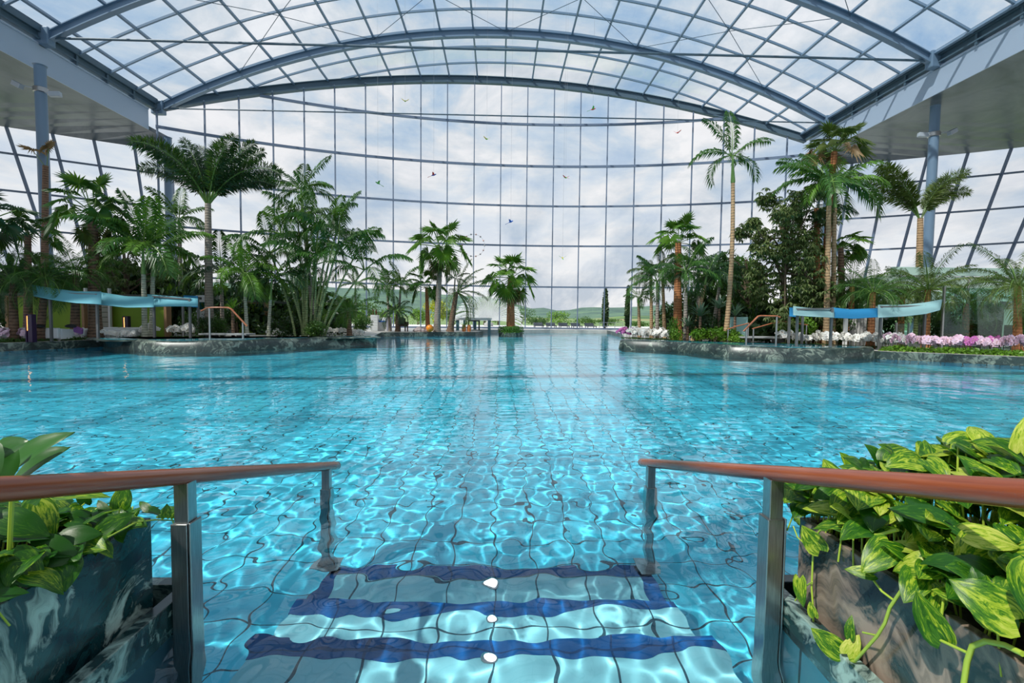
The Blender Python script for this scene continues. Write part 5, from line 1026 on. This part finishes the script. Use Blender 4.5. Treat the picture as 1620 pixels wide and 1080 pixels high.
for a in [(272, 530, 440, 21, 60, 'b', 'behind the right end of the left awning'), (300, 530, 490, 20, 40, 'm', 'under the steel posts at the right end of the left awning'), (322, 530, 495, 18.5, 34, 'd', 'at the foot of the tall foxtail palm'), (352, 530, 500, 19.6, 40, 'm', 'behind the bent left handrail'), (205, 480, 400, 24, 70, 'b', 'behind the two pale stems'),
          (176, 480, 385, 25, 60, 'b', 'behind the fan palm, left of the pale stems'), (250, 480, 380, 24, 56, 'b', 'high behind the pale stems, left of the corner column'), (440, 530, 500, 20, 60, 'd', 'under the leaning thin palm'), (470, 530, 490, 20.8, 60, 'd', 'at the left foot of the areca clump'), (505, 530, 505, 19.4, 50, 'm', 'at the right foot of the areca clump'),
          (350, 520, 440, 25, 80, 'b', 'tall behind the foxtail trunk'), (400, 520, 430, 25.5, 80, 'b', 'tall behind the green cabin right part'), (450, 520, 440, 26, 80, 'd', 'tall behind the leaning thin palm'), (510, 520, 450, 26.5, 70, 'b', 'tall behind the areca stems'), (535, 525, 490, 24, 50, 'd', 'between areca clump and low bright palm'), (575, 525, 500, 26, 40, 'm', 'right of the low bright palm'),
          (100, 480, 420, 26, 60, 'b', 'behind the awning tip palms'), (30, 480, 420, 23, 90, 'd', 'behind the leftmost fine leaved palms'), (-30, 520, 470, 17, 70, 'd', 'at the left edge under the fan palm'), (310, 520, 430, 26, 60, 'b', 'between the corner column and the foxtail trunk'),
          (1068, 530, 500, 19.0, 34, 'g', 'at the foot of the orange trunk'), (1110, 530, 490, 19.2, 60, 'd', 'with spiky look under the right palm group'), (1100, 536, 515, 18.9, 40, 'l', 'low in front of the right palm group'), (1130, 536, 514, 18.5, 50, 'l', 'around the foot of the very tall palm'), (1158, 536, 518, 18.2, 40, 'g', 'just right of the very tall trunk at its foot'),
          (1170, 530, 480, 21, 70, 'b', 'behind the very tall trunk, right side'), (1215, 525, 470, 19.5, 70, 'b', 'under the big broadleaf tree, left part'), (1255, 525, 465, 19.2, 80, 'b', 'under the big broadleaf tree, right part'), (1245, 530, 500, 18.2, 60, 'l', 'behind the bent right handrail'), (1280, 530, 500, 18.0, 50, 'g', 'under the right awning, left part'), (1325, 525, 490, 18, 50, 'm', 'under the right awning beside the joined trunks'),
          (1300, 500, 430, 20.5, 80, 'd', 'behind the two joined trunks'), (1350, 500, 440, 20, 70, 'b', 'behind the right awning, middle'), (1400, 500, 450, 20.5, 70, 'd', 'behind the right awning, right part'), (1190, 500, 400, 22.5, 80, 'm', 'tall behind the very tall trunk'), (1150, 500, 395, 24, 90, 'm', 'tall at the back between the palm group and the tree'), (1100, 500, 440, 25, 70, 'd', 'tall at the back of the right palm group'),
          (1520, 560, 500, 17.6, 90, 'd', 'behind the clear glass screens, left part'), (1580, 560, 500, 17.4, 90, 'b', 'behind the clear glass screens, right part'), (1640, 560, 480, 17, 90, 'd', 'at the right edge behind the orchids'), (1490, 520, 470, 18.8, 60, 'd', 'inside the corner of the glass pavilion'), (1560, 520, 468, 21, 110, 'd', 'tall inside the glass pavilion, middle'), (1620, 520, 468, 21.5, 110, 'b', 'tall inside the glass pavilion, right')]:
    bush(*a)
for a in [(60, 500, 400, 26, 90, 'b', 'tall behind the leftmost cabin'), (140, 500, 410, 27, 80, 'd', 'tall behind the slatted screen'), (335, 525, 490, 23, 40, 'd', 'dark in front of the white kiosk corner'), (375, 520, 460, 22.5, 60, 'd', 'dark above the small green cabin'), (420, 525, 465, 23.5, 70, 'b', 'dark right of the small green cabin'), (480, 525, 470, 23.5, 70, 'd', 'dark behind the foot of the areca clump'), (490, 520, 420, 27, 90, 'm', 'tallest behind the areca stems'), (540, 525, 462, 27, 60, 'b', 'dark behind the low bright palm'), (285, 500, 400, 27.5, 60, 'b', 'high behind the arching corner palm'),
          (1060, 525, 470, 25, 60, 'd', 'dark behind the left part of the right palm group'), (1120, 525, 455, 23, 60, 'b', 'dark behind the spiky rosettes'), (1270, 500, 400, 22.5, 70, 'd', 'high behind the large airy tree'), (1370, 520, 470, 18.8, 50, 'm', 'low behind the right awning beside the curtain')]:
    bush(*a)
# broadleaf tree
def blob_tree(bx, Y, trunk_top, blobs, m, label, seed, lf=0.20, per=330):
    f = at(bx, 520, Y); s = Y / F_PX; rnd = random.Random(seed); o = empty('broadleaf_tree', (f.x, Y, DZ), 0, label, 'tree'); off = Vector(o.location)
    tt = at(trunk_top[0], trunk_top[1], Y) - off; t = MB(); t.tube([(0, 0, 0), (tt.x * 0.4, 0.1, tt.z * 0.5), tt], [0.12, 0.09, 0.05], 8)
    fo = MB()
    for (px, py, r) in blobs:
        c = at(px, py, Y) - off; c.y = rnd.uniform(-1.0, 1.0); rr_ = r * s
        a = Vector((tt.x * 0.6, 0, tt.z * rnd.uniform(0.45, 0.85))); t.tube([a, a.lerp(c, 0.5) + Vector((0, 0, 0.2)), c], [0.05, 0.03, 0.012], 5)
        for _ in range(per // 6):
            d = Vector((rnd.gauss(0, 1), rnd.gauss(0, 1), rnd.gauss(0, 0.8))).normalized(); q = c + d * rr_ * rnd.uniform(0.35, 1.0)
            for k in range(6):                    # whorl of drooping leaflets
                an = k * PI / 3 + rnd.uniform(-0.3, 0.3); dd = Vector((math.cos(an), math.sin(an), rnd.uniform(-1.3, -0.3))).normalized(); L_ = lf * rnd.uniform(0.7, 1.2); w = dd.cross(Vector((0, 0, 1))).normalized() * L_ * 0.17
                fo.add([q, q + dd * L_ * 0.5 + w + Vector((0, 0, 0.02)), q + dd * L_ + Vector((0, 0, -0.03)), q + dd * L_ * 0.5 - w + Vector((0, 0, 0.02))], [(0, 1, 2, 3)])
    t.build('trunk', BARK, o); fo.build('foliage', m, o); return o
OLV = leafmat('olive_tree_leaves', (0.08, 0.125, 0.035), (0.21, 0.26, 0.10), scale=1.5)
blob_tree(1244, 18.6, (1240, 335), [(1222, 312, 20), (1245, 325, 24), (1262, 345, 26), (1190, 362, 16), (1212, 368, 20), (1236, 372, 26), (1262, 385, 28), (1225, 400, 24), (1250, 415, 30), (1280, 420, 28), (1205, 425, 22), (1228, 440, 30), (1262, 452, 32), (1288, 380, 24), (1205, 458, 26), (1290, 455, 26), (1238, 476, 34), (1275, 480, 30), (1200, 395, 18), (1182, 355, 10), (1215, 345, 16), (1290, 345, 22), (1270, 310, 16), (1248, 500, 30), (1220, 500, 26), (1290, 500, 26), (1300, 420, 22)], OLV, 'large airy broadleaf tree left of the two joined palms', 5, per=430)
blob_tree(1190, 21.5, (1180, 410), [(1160, 405, 16), (1178, 420, 20), (1196, 440, 22), (1170, 450, 24), (1200, 470, 24), (1140, 425, 18), (1150, 465, 22), (1180, 485, 24)], LM, 'smaller light green tree between the very tall palm and the large airy tree', 6, per=260)
blob_tree(200, 21, (196, 400), [(165, 410, 22), (190, 390, 20), (210, 420, 24), (175, 440, 22), (200, 455, 26), (230, 440, 20), (260, 425, 24), (150, 430, 16)], OLV, 'loose leaved tree behind the left awning', 7, per=260)
# spiky rosette plants
def rosette(px, py, Y, r, m, label, n=26):
    p = at(px, py, Y); o = empty('spiky_rosette', (p.x, Y, DZ), 0, label, 'plant'); b = MB(); rnd = random.Random(int(px)); s = r * Y / F_PX; z0 = max(0.1, p.z - DZ)
    for i in range(n):
        a = i * 2.4; e = rnd.uniform(0.1, 1.3); d = Vector((math.cos(a) * math.cos(e), math.sin(a) * math.cos(e), math.sin(e))); w = Vector((-math.sin(a), math.cos(a), 0)) * s * 0.05; c = Vector((0, 0, z0)); mid = c + d * s * 0.55 + Vector((0, 0, 0.03)); tip = c + d * s + Vector((0, 0, -0.1 * s))
        b.add([c - w * 0.6, mid - w, tip, mid + w, c + w * 0.6], [(0, 1, 2, 3, 4)])
    b.build('leaves', m, o); b = MB(); b.tube([(0, 0, 0), (0, 0, z0)], [0.06, 0.05], 7); b.build('trunk', T_BR, o)
SILV = leafmat('silvery_green_leaves', (0.07, 0.14, 0.09), (0.18, 0.27, 0.18), trans=0.2)
rosette(1108, 500, 18.8, 30, SILV, 'silvery spiky rosette plant under the right palm group'); rosette(1138, 488, 19.0, 28, SILV, 'silvery spiky rosette left of the very tall trunk'); rosette(1088, 516, 19.1, 22, SILV, 'silvery spiky rosette low beside the lime bush')
rosette(368, 488, 18.5, 22, PALMB, 'bright green spiky plant behind the bent left handrail'); rosette(1163, 500, 18.5, 26, SILV, 'silvery spiky rosette right of the very tall trunk')
# ---------------------------------------------------------------- orchids
def orchid_meshes(m, seed):
    rnd = random.Random(seed); b = MB(); fl = MB()
    for k in range(5):
        a = k * 1.3 + rnd.random(); d = Vector((math.cos(a), math.sin(a), 0.35)); w = Vector((-math.sin(a), math.cos(a), 0)) * 0.035; b.add([(0, 0, 0.02), tuple(d * 0.11 - w * 1.0 + Vector((0, 0, 0.05))), tuple(d * 0.22), tuple(d * 0.11 + w + Vector((0, 0, 0.05)))], [(0, 1, 2, 3)])
    for st in range(2):
        an = rnd.uniform(0, 2 * PI); H = rnd.uniform(0.42, 0.55); R_ = rnd.uniform(0.16, 0.26); pts = []
        for i in range(11):
            t = i / 10; pts.append(Vector((math.cos(an) * R_ * t ** 2.2, math.sin(an) * R_ * t ** 2.2, H * math.sin(min(1, t * 1.15) * PI / 2) - 0.16 * max(0, t - 0.6) ** 1.2 * 2)))
        b.tube(pts, 0.006, 4, mi=1)
        for i in range(4, 11):
            for q in range(2):
                c = pts[i] + Vector((rnd.uniform(-0.03, 0.03), rnd.uniform(-0.03, 0.03), -0.02)); n_ = Vector((rnd.uniform(-0.5, 0.5), -1, rnd.uniform(-0.2, 0.4))).normalized(); u = n_.cross(Vector((0, 0, 1))).normalized(); v = u.cross(n_)
                for pz in range(5):
                    pa = PI / 2 + pz * 2 * PI / 5; dd = u * math.cos(pa) + v * math.sin(pa); ww = (u * -math.sin(pa) + v * math.cos(pa)) * 0.030; r = 0.072
                    fl.add([c, c + dd * r * 0.6 - ww + n_ * 0.008, c + dd * r, c + dd * r * 0.6 + ww + n_ * 0.008], [(0, 1, 2, 3)], 0)
                fl.add([c + n_ * 0.01 + v * 0.01, c + n_ * 0.02 - u * 0.01, c + n_ * 0.025 - v * 0.015, c + n_ * 0.02 + u * 0.01], [(0, 1, 2, 3)], 1)
    def mk(nm, q, ms):
        me = bpy.data.meshes.new(nm); me.from_pydata(q.v, [], q.f)
        for x in ms: me.materials.append(x)
        me.polygons.foreach_set('material_index', q.m); me.update(); return me
    return mk('stems_and_leaves', b, [LM, mat('orchid_stem', (0.10, 0.12, 0.05), 0.5)]), mk('blossoms', fl, [m, mat('orchid_lip', (0.5, 0.25, 0.1), 0.5)])
def petal(name, c):
    m = leafmat(name, tuple(x * 0.95 for x in c), c, trans=0.12, rough=0.6)
    nt = m.node_tree
    for n in nt.nodes:
        if n.bl_idname == 'ShaderNodeMix': n.inputs['Factor'].default_value = 0.0
    return m
OW, OP, OM = petal('white_petals', (0.98, 0.97, 0.93)), petal('pink_petals', (0.86, 0.62, 0.76)), petal('magenta_petals', (0.60, 0.18, 0.48))
OMESH = {k: [orchid_meshes(m, s) for s in (1, 2, 3)] for k, m in (('w', OW), ('p', OP), ('m', OM))}
RN = random.Random(77)
def orchids(k, x0, x1, n, y_at, Yf, label, group, jx=3.0, sc=1.08, z=DZ):
    for i in range(n):
        px = x0 + (x1 - x0) * (i + 0.5) / n + RN.uniform(-jx, jx); Y = Yf(px) + RN.uniform(-0.15, 0.25); p = at(px, y_at, Y)
        o = bpy.data.objects.new('orchid', None); C.objects.link(o); o.location = (p.x, Y, z); o.rotation_euler = (0, 0, RN.uniform(-1.2, 1.2)); s = sc * RN.uniform(0.88, 1.12); o.scale = (s, s, s); o.empty_display_size = 0.1
        tag(o, label, 'orchid', group); a, b_ = OMESH[k][RN.randrange(3)]
        for nm, me in (('stems', a), ('blossoms', b_)): q = bpy.data.objects.new(nm, me); C.objects.link(q); q.parent = o
def shoreY(side):
    pts = sorted([(px, atz(px, py, 0).y) for px, py in side]);
    def f(px):
        for (a, ya), (b, yb2) in zip(pts[:-1], pts[1:]):
            if a <= px <= b: return ya + (yb2 - ya) * (px - a) / (b - a) + 0.45
        return pts[-1][1] + 0.4 if px > pts[-1][0] else pts[0][1] + 0.4
    return f
SR = shoreY([(1392, 568), (1620, 579), (1700, 583)]); SL = shoreY([(-60, 559), (0, 556), (120, 550.5), (160, 548.5), (215, 545)])
orchids('w', 1238, 1410, 30, 540, lambda x: 17.5 - (x - 1238) * 0.0115, 'white orchid in the long row behind the right basin', 'white orchids behind the right basin')
orchids('w', 1396, 1440, 6, 540, SR, 'white orchid at the pool edge where the white row meets the pink', 'white orchids at the right pool edge')
orchids('p', 1404, 1504, 13, 540, SR, 'pink orchid at the pool edge left of the tallest glass screen post', 'pink orchids left of the glass screen')
orchids('p', 1508, 1570, 8, 540, SR, 'pink orchid at the pool edge in front of the glass pavilion middle', 'pink orchids by the pavilion')
orchids('m', 1512, 1590, 5, 540, SR, 'deeper mauve orchid among the pink ones by the glass pavilion', 'mauve orchids by the pavilion')
orchids('p', 1570, 1660, 11, 540, SR, 'pink orchid at the pool edge near the right border of the photo', 'pink orchids near the right edge')
orchids('w', 1000, 1062, 30, 525, lambda x: 20.9 - (x - 1000) * 0.02, 'white orchid massed behind the far tip of the right basin', 'white orchids massed at the far right bed', sc=1.0)
orchids('w', 1000, 1062, 18, 525, lambda x: 21.6 - (x - 1000) * 0.02, 'white orchid in the back rows behind the far tip of the right basin', 'white orchids in the back rows of the far right bed', sc=1.05)
orchids('m', 984, 1004, 9, 525, lambda x: 21.3, 'magenta orchid at the far left end of the right bed', 'magenta orchids at the far end of the right bed', sc=1.05)
orchids('p', -20, 60, 12, 540, SL, 'pink orchid at the pool edge in front of the leftmost sofa', 'pink orchids at the left edge', sc=0.85)
orchids('p', 88, 128, 5, 540, SL, 'pink orchid at the pool edge between the front awning posts', 'pink orchids between the awning posts', sc=0.8)
orchids('w', 128, 160, 4, 540, SL, 'pale orchid at the pool edge left of the second awning post', 'pale orchids by the second awning post', sc=0.8)
orchids('w', 166, 212, 7, 535, lambda x: 17.3, 'white orchid in front of the rightmost white daybed', 'white orchids behind the left basin, left end', sc=0.75)
orchids('w', 216, 246, 5, 535, lambda x: 18.6, 'white orchid beside the pale palm trunks', 'white orchids by the pale trunks')
orchids('w', 272, 312, 10, 535, lambda x: 18.6, 'white orchid under the right end posts of the left awning', 'white orchids under the left awning end')
orchids('w', 424, 446, 4, 535, lambda x: 19.6, 'white orchid under the leaning thin palm', 'white orchids under the leaning palm', sc=0.8)
orchids('w', 508, 574, 24, 528, lambda x: 21.9, 'small white orchid in the bed under the low bright palm', 'white orchids under the low bright palm', sc=0.72)
# low leafy edging plants along both shores
def edging(x0, x1, n, Yf, label, group, m):
    b = MB(); rnd = random.Random(2)
    leaf_cloud(b, 60, 0.10, lambda q: ell(q, (0, 0, 0.06), (0.2, 0.14, 0.08), 0.3), rnd); me = bpy.data.meshes.new('edging_plant'); me.from_pydata(b.v, [], b.f); me.materials.append(m); me.update()
    for i in range(n):
        px = x0 + (x1 - x0) * (i + 0.5) / n; Y = Yf(px) - 0.15; p = at(px, 540, Y); o = bpy.data.objects.new('edging_plant', me); C.objects.link(o); o.location = (p.x, Y, DZ); o.rotation_euler = (0, 0, i * 1.7); s = (0.8 + 0.5 * hashn(i)) * (0.65 if 'left' in group else 1.0); o.scale = (s, s, s); tag(o, label, 'plant', group)
edging(1396, 1640, 34, SR, 'small leafy plant edging the right pool shore under the orchids', 'edging plants on the right shore', LG)
edging(-20, 158, 20, SL, 'small leafy plant edging the left pool shore under the orchids', 'edging plants on the left shore', LM)

# ---------------------------------------------------------------- glass pavilion and glass screens on the right
Y0 = 19.6; A = at(1410, 440, Y0); B = at(1760, 440, Y0); zt = at(1560, 424, Y0).z
o = empty('glass_pavilion', (A.x, Y0, DZ), 0, 'green-tinted glass pavilion with a frosted glass parapet, far right', 'pavilion'); h = zt - DZ; W_ = B.x - A.x
b = MB(); b.box(0, W_, -0.05, 0.05, h - 0.34, h); bevel(b.build('parapet_glass', FROSTGLASS, o), 0.01)
b = MB(); b.box(0.0, W_, 0.05, 5.0, h - 0.45, h - 0.36); b.build('roof_slab', mat('grey_green_slab', (0.22, 0.28, 0.25), 0.5), o)
for k in range(5):
    x_ = 0.4 + k * 1.95
    b = MB(); b.lathe((x_, -0.07, h - 0.17), [(0.05, -0.02), (0.055, 0.0), (0.05, 0.03)], 14); b.build('glass_fixing', INOX, o)
    b = MB(); b.bar((x_ + 0.9, 0, 0), (x_ + 0.9, 0, h - 0.36), 0.07, 0.07); b.build('post', INOX, o)
    b = MB(); b.box(x_ - 1.0, x_ + 0.85, -0.01, 0.01, 0.02, h - 0.95); b.build('wall_pane', GREENGLASS, o)
    b = MB(); b.box(x_ - 1.0, x_ + 0.85, -0.012, 0.012, h - 0.93, h - 0.36); b.build('upper_pane', mat('pale_green_panel', (0.40, 0.52, 0.45), 0.3), o)
for (px, yt, yb_, X2, Y, lab) in [(1494, 455, 566, 1610, 15.3, 'tall clear glass screen with steel edge posts in front of the pavilion'), (1418, 512, 562, 1438, 16.2, 'lower clear glass screen beside the right awning post')]:
    a = at(px, yt, Y); c = at(X2, yt, Y); h = a.z - DZ; o = empty('glass_screen', (a.x, Y, DZ), 0, lab, 'screen')
    b = MB(); b.box(0.03, c.x - a.x - 0.03, -0.008, 0.008, 0.03, h); b.build('pane', GREENGLASS, o)
    for x_ in (0, c.x - a.x): b = MB(); b.box(x_ - 0.025, x_ + 0.025, -0.03, 0.03, 0, h + 0.04); b.build('post', INOX, o)
for (x0, x1, yt, Y, m_, lab) in [(1338, 1343, 488, 17.2, 'white_paint', 'narrow white upright screen behind the white orchids, left one'), (1346, 1372, 490, 17.6, 'grey_white_cloth', 'greyish folded curtain behind the white orchids'), (1379, 1398, 484, 17.0, 'white_paint', 'wide white upright screen beside the right awning post')]:
    a = at(x0, yt, Y); c = at(x1, yt, Y); b = MB(); n = 10; W_ = c.x - a.x
    if 'curtain' in lab:
        for i in range(n + 1): x = W_ * i / n; yy = 0.06 * (i % 2); b.v += [(x, yy, 0), (x, yy, a.z - DZ)]
        for i in range(n): b.f.append((2 * i, 2 * i + 2, 2 * i + 3, 2 * i + 1)); b.m.append(0)
        q = b.build('folded_curtain', mat('grey_white_cloth', (0.45, 0.44, 0.43), 0.8)); q.modifiers.new('thickness', 'SOLIDIFY').thickness = 0.02; tag(q, lab, 'curtain')
    else:
        b.box(0, W_, 0, 0.1, 0, a.z - DZ); q = bevel(b.build('upright_screen', mat('white_paint')), 0.01); tag(q, lab, 'screen')
    q.location = (a.x, Y, DZ)
# frosted panel by the tall trunk, white sign panel by the right edge
a = at(1151, 501, 18.8); c = at(1183, 501, 18.8); b = MB(); b.box(0, c.x - a.x, -0.01, 0.01, 0, a.z - DZ); q = b.build('frosted_panel', mat('aqua_frosted_glass', (0.33, 0.55, 0.52), 0.3)); q.location = (a.x, 18.8, DZ); tag(q, 'aqua frosted glass panel just right of the very tall trunk', 'panel')
a = at(1588, 489, 16.4); c = at(1610, 489, 16.4); b = MB(); b.box(0, c.x - a.x, -0.01, 0.01, at(1600, 514, 16.4).z - DZ, a.z - DZ); b.box(0.0, 0.03, -0.015, 0.015, 0, a.z - DZ); b.box(c.x - a.x - 0.03, c.x - a.x, -0.015, 0.015, 0, a.z - DZ); q = b.build('pale_panel', mat('pale_green_panel')); q.location = (a.x, 16.4, DZ); tag(q, 'pale green-white panel on thin legs near the right edge', 'panel')

# ---------------------------------------------------------------- hanging birds and wreath
bc = {'green': (0.10, 0.45, 0.08), 'red': (0.65, 0.06, 0.05), 'blue': (0.05, 0.16, 0.6), 'yellow': (0.75, 0.55, 0.05)}
WIRE = mat('thin_wire', (0.3, 0.33, 0.36), 0.4)
def bird(px, py, Y, c1, c2, lab, s=0.30):
    p = at(px, py, Y); o = empty('hanging_bird', p, 0.5 + px * 0.1, lab, 'ornament'); m1 = mat('bird_' + c1, bc[c1], 0.5); m2 = mat('bird_' + c2, bc[c2], 0.5)
    b = MB(); b.tube([(-0.5 * s, 0, -0.15 * s), (-0.3 * s, 0, -0.05 * s), (0, 0, 0), (0.3 * s, 0, 0.12 * s), (0.45 * s, 0, 0.2 * s), (0.55 * s, 0, 0.16 * s)], [0.03 * s, 0.10 * s, 0.15 * s, 0.11 * s, 0.10 * s, 0.02 * s], 10); smooth_by(b.build('body', m1, o), 70)
    for k in (-1, 1):
        b = MB(); b.add([(0.2 * s, k * 0.1 * s, 0.05 * s), (0.15 * s, k * 0.6 * s, 0.35 * s), (-0.15 * s, k * 0.8 * s, 0.45 * s), (-0.25 * s, k * 0.1 * s, 0), (0.2 * s, k * 0.1 * s, 0.01 * s), (0.15 * s, k * 0.6 * s, 0.32 * s), (-0.15 * s, k * 0.8 * s, 0.42 * s), (-0.25 * s, k * 0.1 * s, -0.03 * s)], [(0, 1, 2, 3), (7, 6, 5, 4), (0, 4, 5, 1), (1, 5, 6, 2), (2, 6, 7, 3)]); b.build('wing', m2, o)
    b = MB(); b.add([(-0.45 * s, 0.05 * s, -0.12 * s), (-0.45 * s, -0.05 * s, -0.12 * s), (-1.2 * s, -0.12 * s, -0.45 * s), (-1.2 * s, 0.12 * s, -0.45 * s), (-0.45 * s, 0.05 * s, -0.14 * s), (-0.45 * s, -0.05 * s, -0.14 * s), (-1.2 * s, -0.12 * s, -0.47 * s), (-1.2 * s, 0.12 * s, -0.47 * s)], [(0, 1, 2, 3), (7, 6, 5, 4), (0, 3, 7, 4), (1, 5, 6, 2), (2, 6, 7, 3)]); b.build('tail', m2, o)
    b = MB(); b.tube([(0, 0, 0.1 * s), (0, 0, vault(p.x) - p.z + 0.2)], 0.004, 4); b.build('wire', WIRE, o)
bird(641, 160, 30, 'green', 'yellow', 'green bird ornament hanging highest on the left under the roof'); bird(770, 220, 30, 'green', 'yellow', 'green bird ornament hanging just left of centre below the second row'); bird(938, 173, 30, 'red', 'green', 'red bird ornament hanging high right of centre')
bird(598, 290, 30, 'green', 'green', 'green bird ornament hanging farthest left, above the areca clump'); bird(686, 277, 30, 'blue', 'red', 'blue bird ornament hanging above the tall fan palm'); bird(895, 281, 30, 'green', 'red', 'red and green bird ornament hanging right of centre at mid height')
bird(808, 351, 30, 'blue', 'blue', 'blue bird ornament hanging above the island palm'); bird(890, 408, 30, 'yellow', 'green', 'yellow bird ornament hanging lowest, right of the island palm'); bird(1072, 210, 30, 'red', 'red', 'red bird ornament hanging farthest right under the roof')
p = at(749, 388, 30); o = empty('hanging_wreath', p, 0, 'large thin ring strung with small pink and grey balls hanging beside the tall fan palm', 'ornament'); Rr = 17.3 * 30 / F_PX
b = MB(); b.tube([(Rr * math.cos(t * PI / 20), 0, Rr * math.sin(t * PI / 20)) for t in range(41)], 0.006, 4, cap=False); b.build('ring', WIRE, o)
for k in range(14):
    a = k * 2 * PI / 14; b = MB(); b.lathe((Rr * math.cos(a), 0, Rr * math.sin(a) - 0.05), [(0.012, 0), (0.045, 0.025), (0.052, 0.055), (0.04, 0.09), (0.01, 0.105)], 10); smooth_by(b.build('ball', mat('pink_ball', (0.75, 0.45, 0.40)) if k % 2 else mat('grey_ball', (0.40, 0.38, 0.38)), o), 60)
b = MB(); b.tube([(0, 0, Rr), (0, 0, vault(p.x) - p.z + 0.2)], 0.004, 4); b.build('wire', WIRE, o)
# railing at the far edge
a = at(948, 521, 38); c = at(985, 521, 38); o = empty('edge_railing', (a.x, 38, DZ), 0, 'thin steel railing at the far pool edge before the cypresses', 'railing'); h = at(960, 510, 38).z - DZ
for k in range(4): b = MB(); b.tube([((c.x - a.x) * k / 3, 0, 0), ((c.x - a.x) * k / 3, 0, h)], 0.02, 8); b.build('post', INOX, o)
for z in (h, h * 0.5): b = MB(); b.tube([(0, 0, z), (c.x - a.x, 0, z)], 0.018, 8); b.build('bar', INOX, o)
bpy.context.view_layer.update()
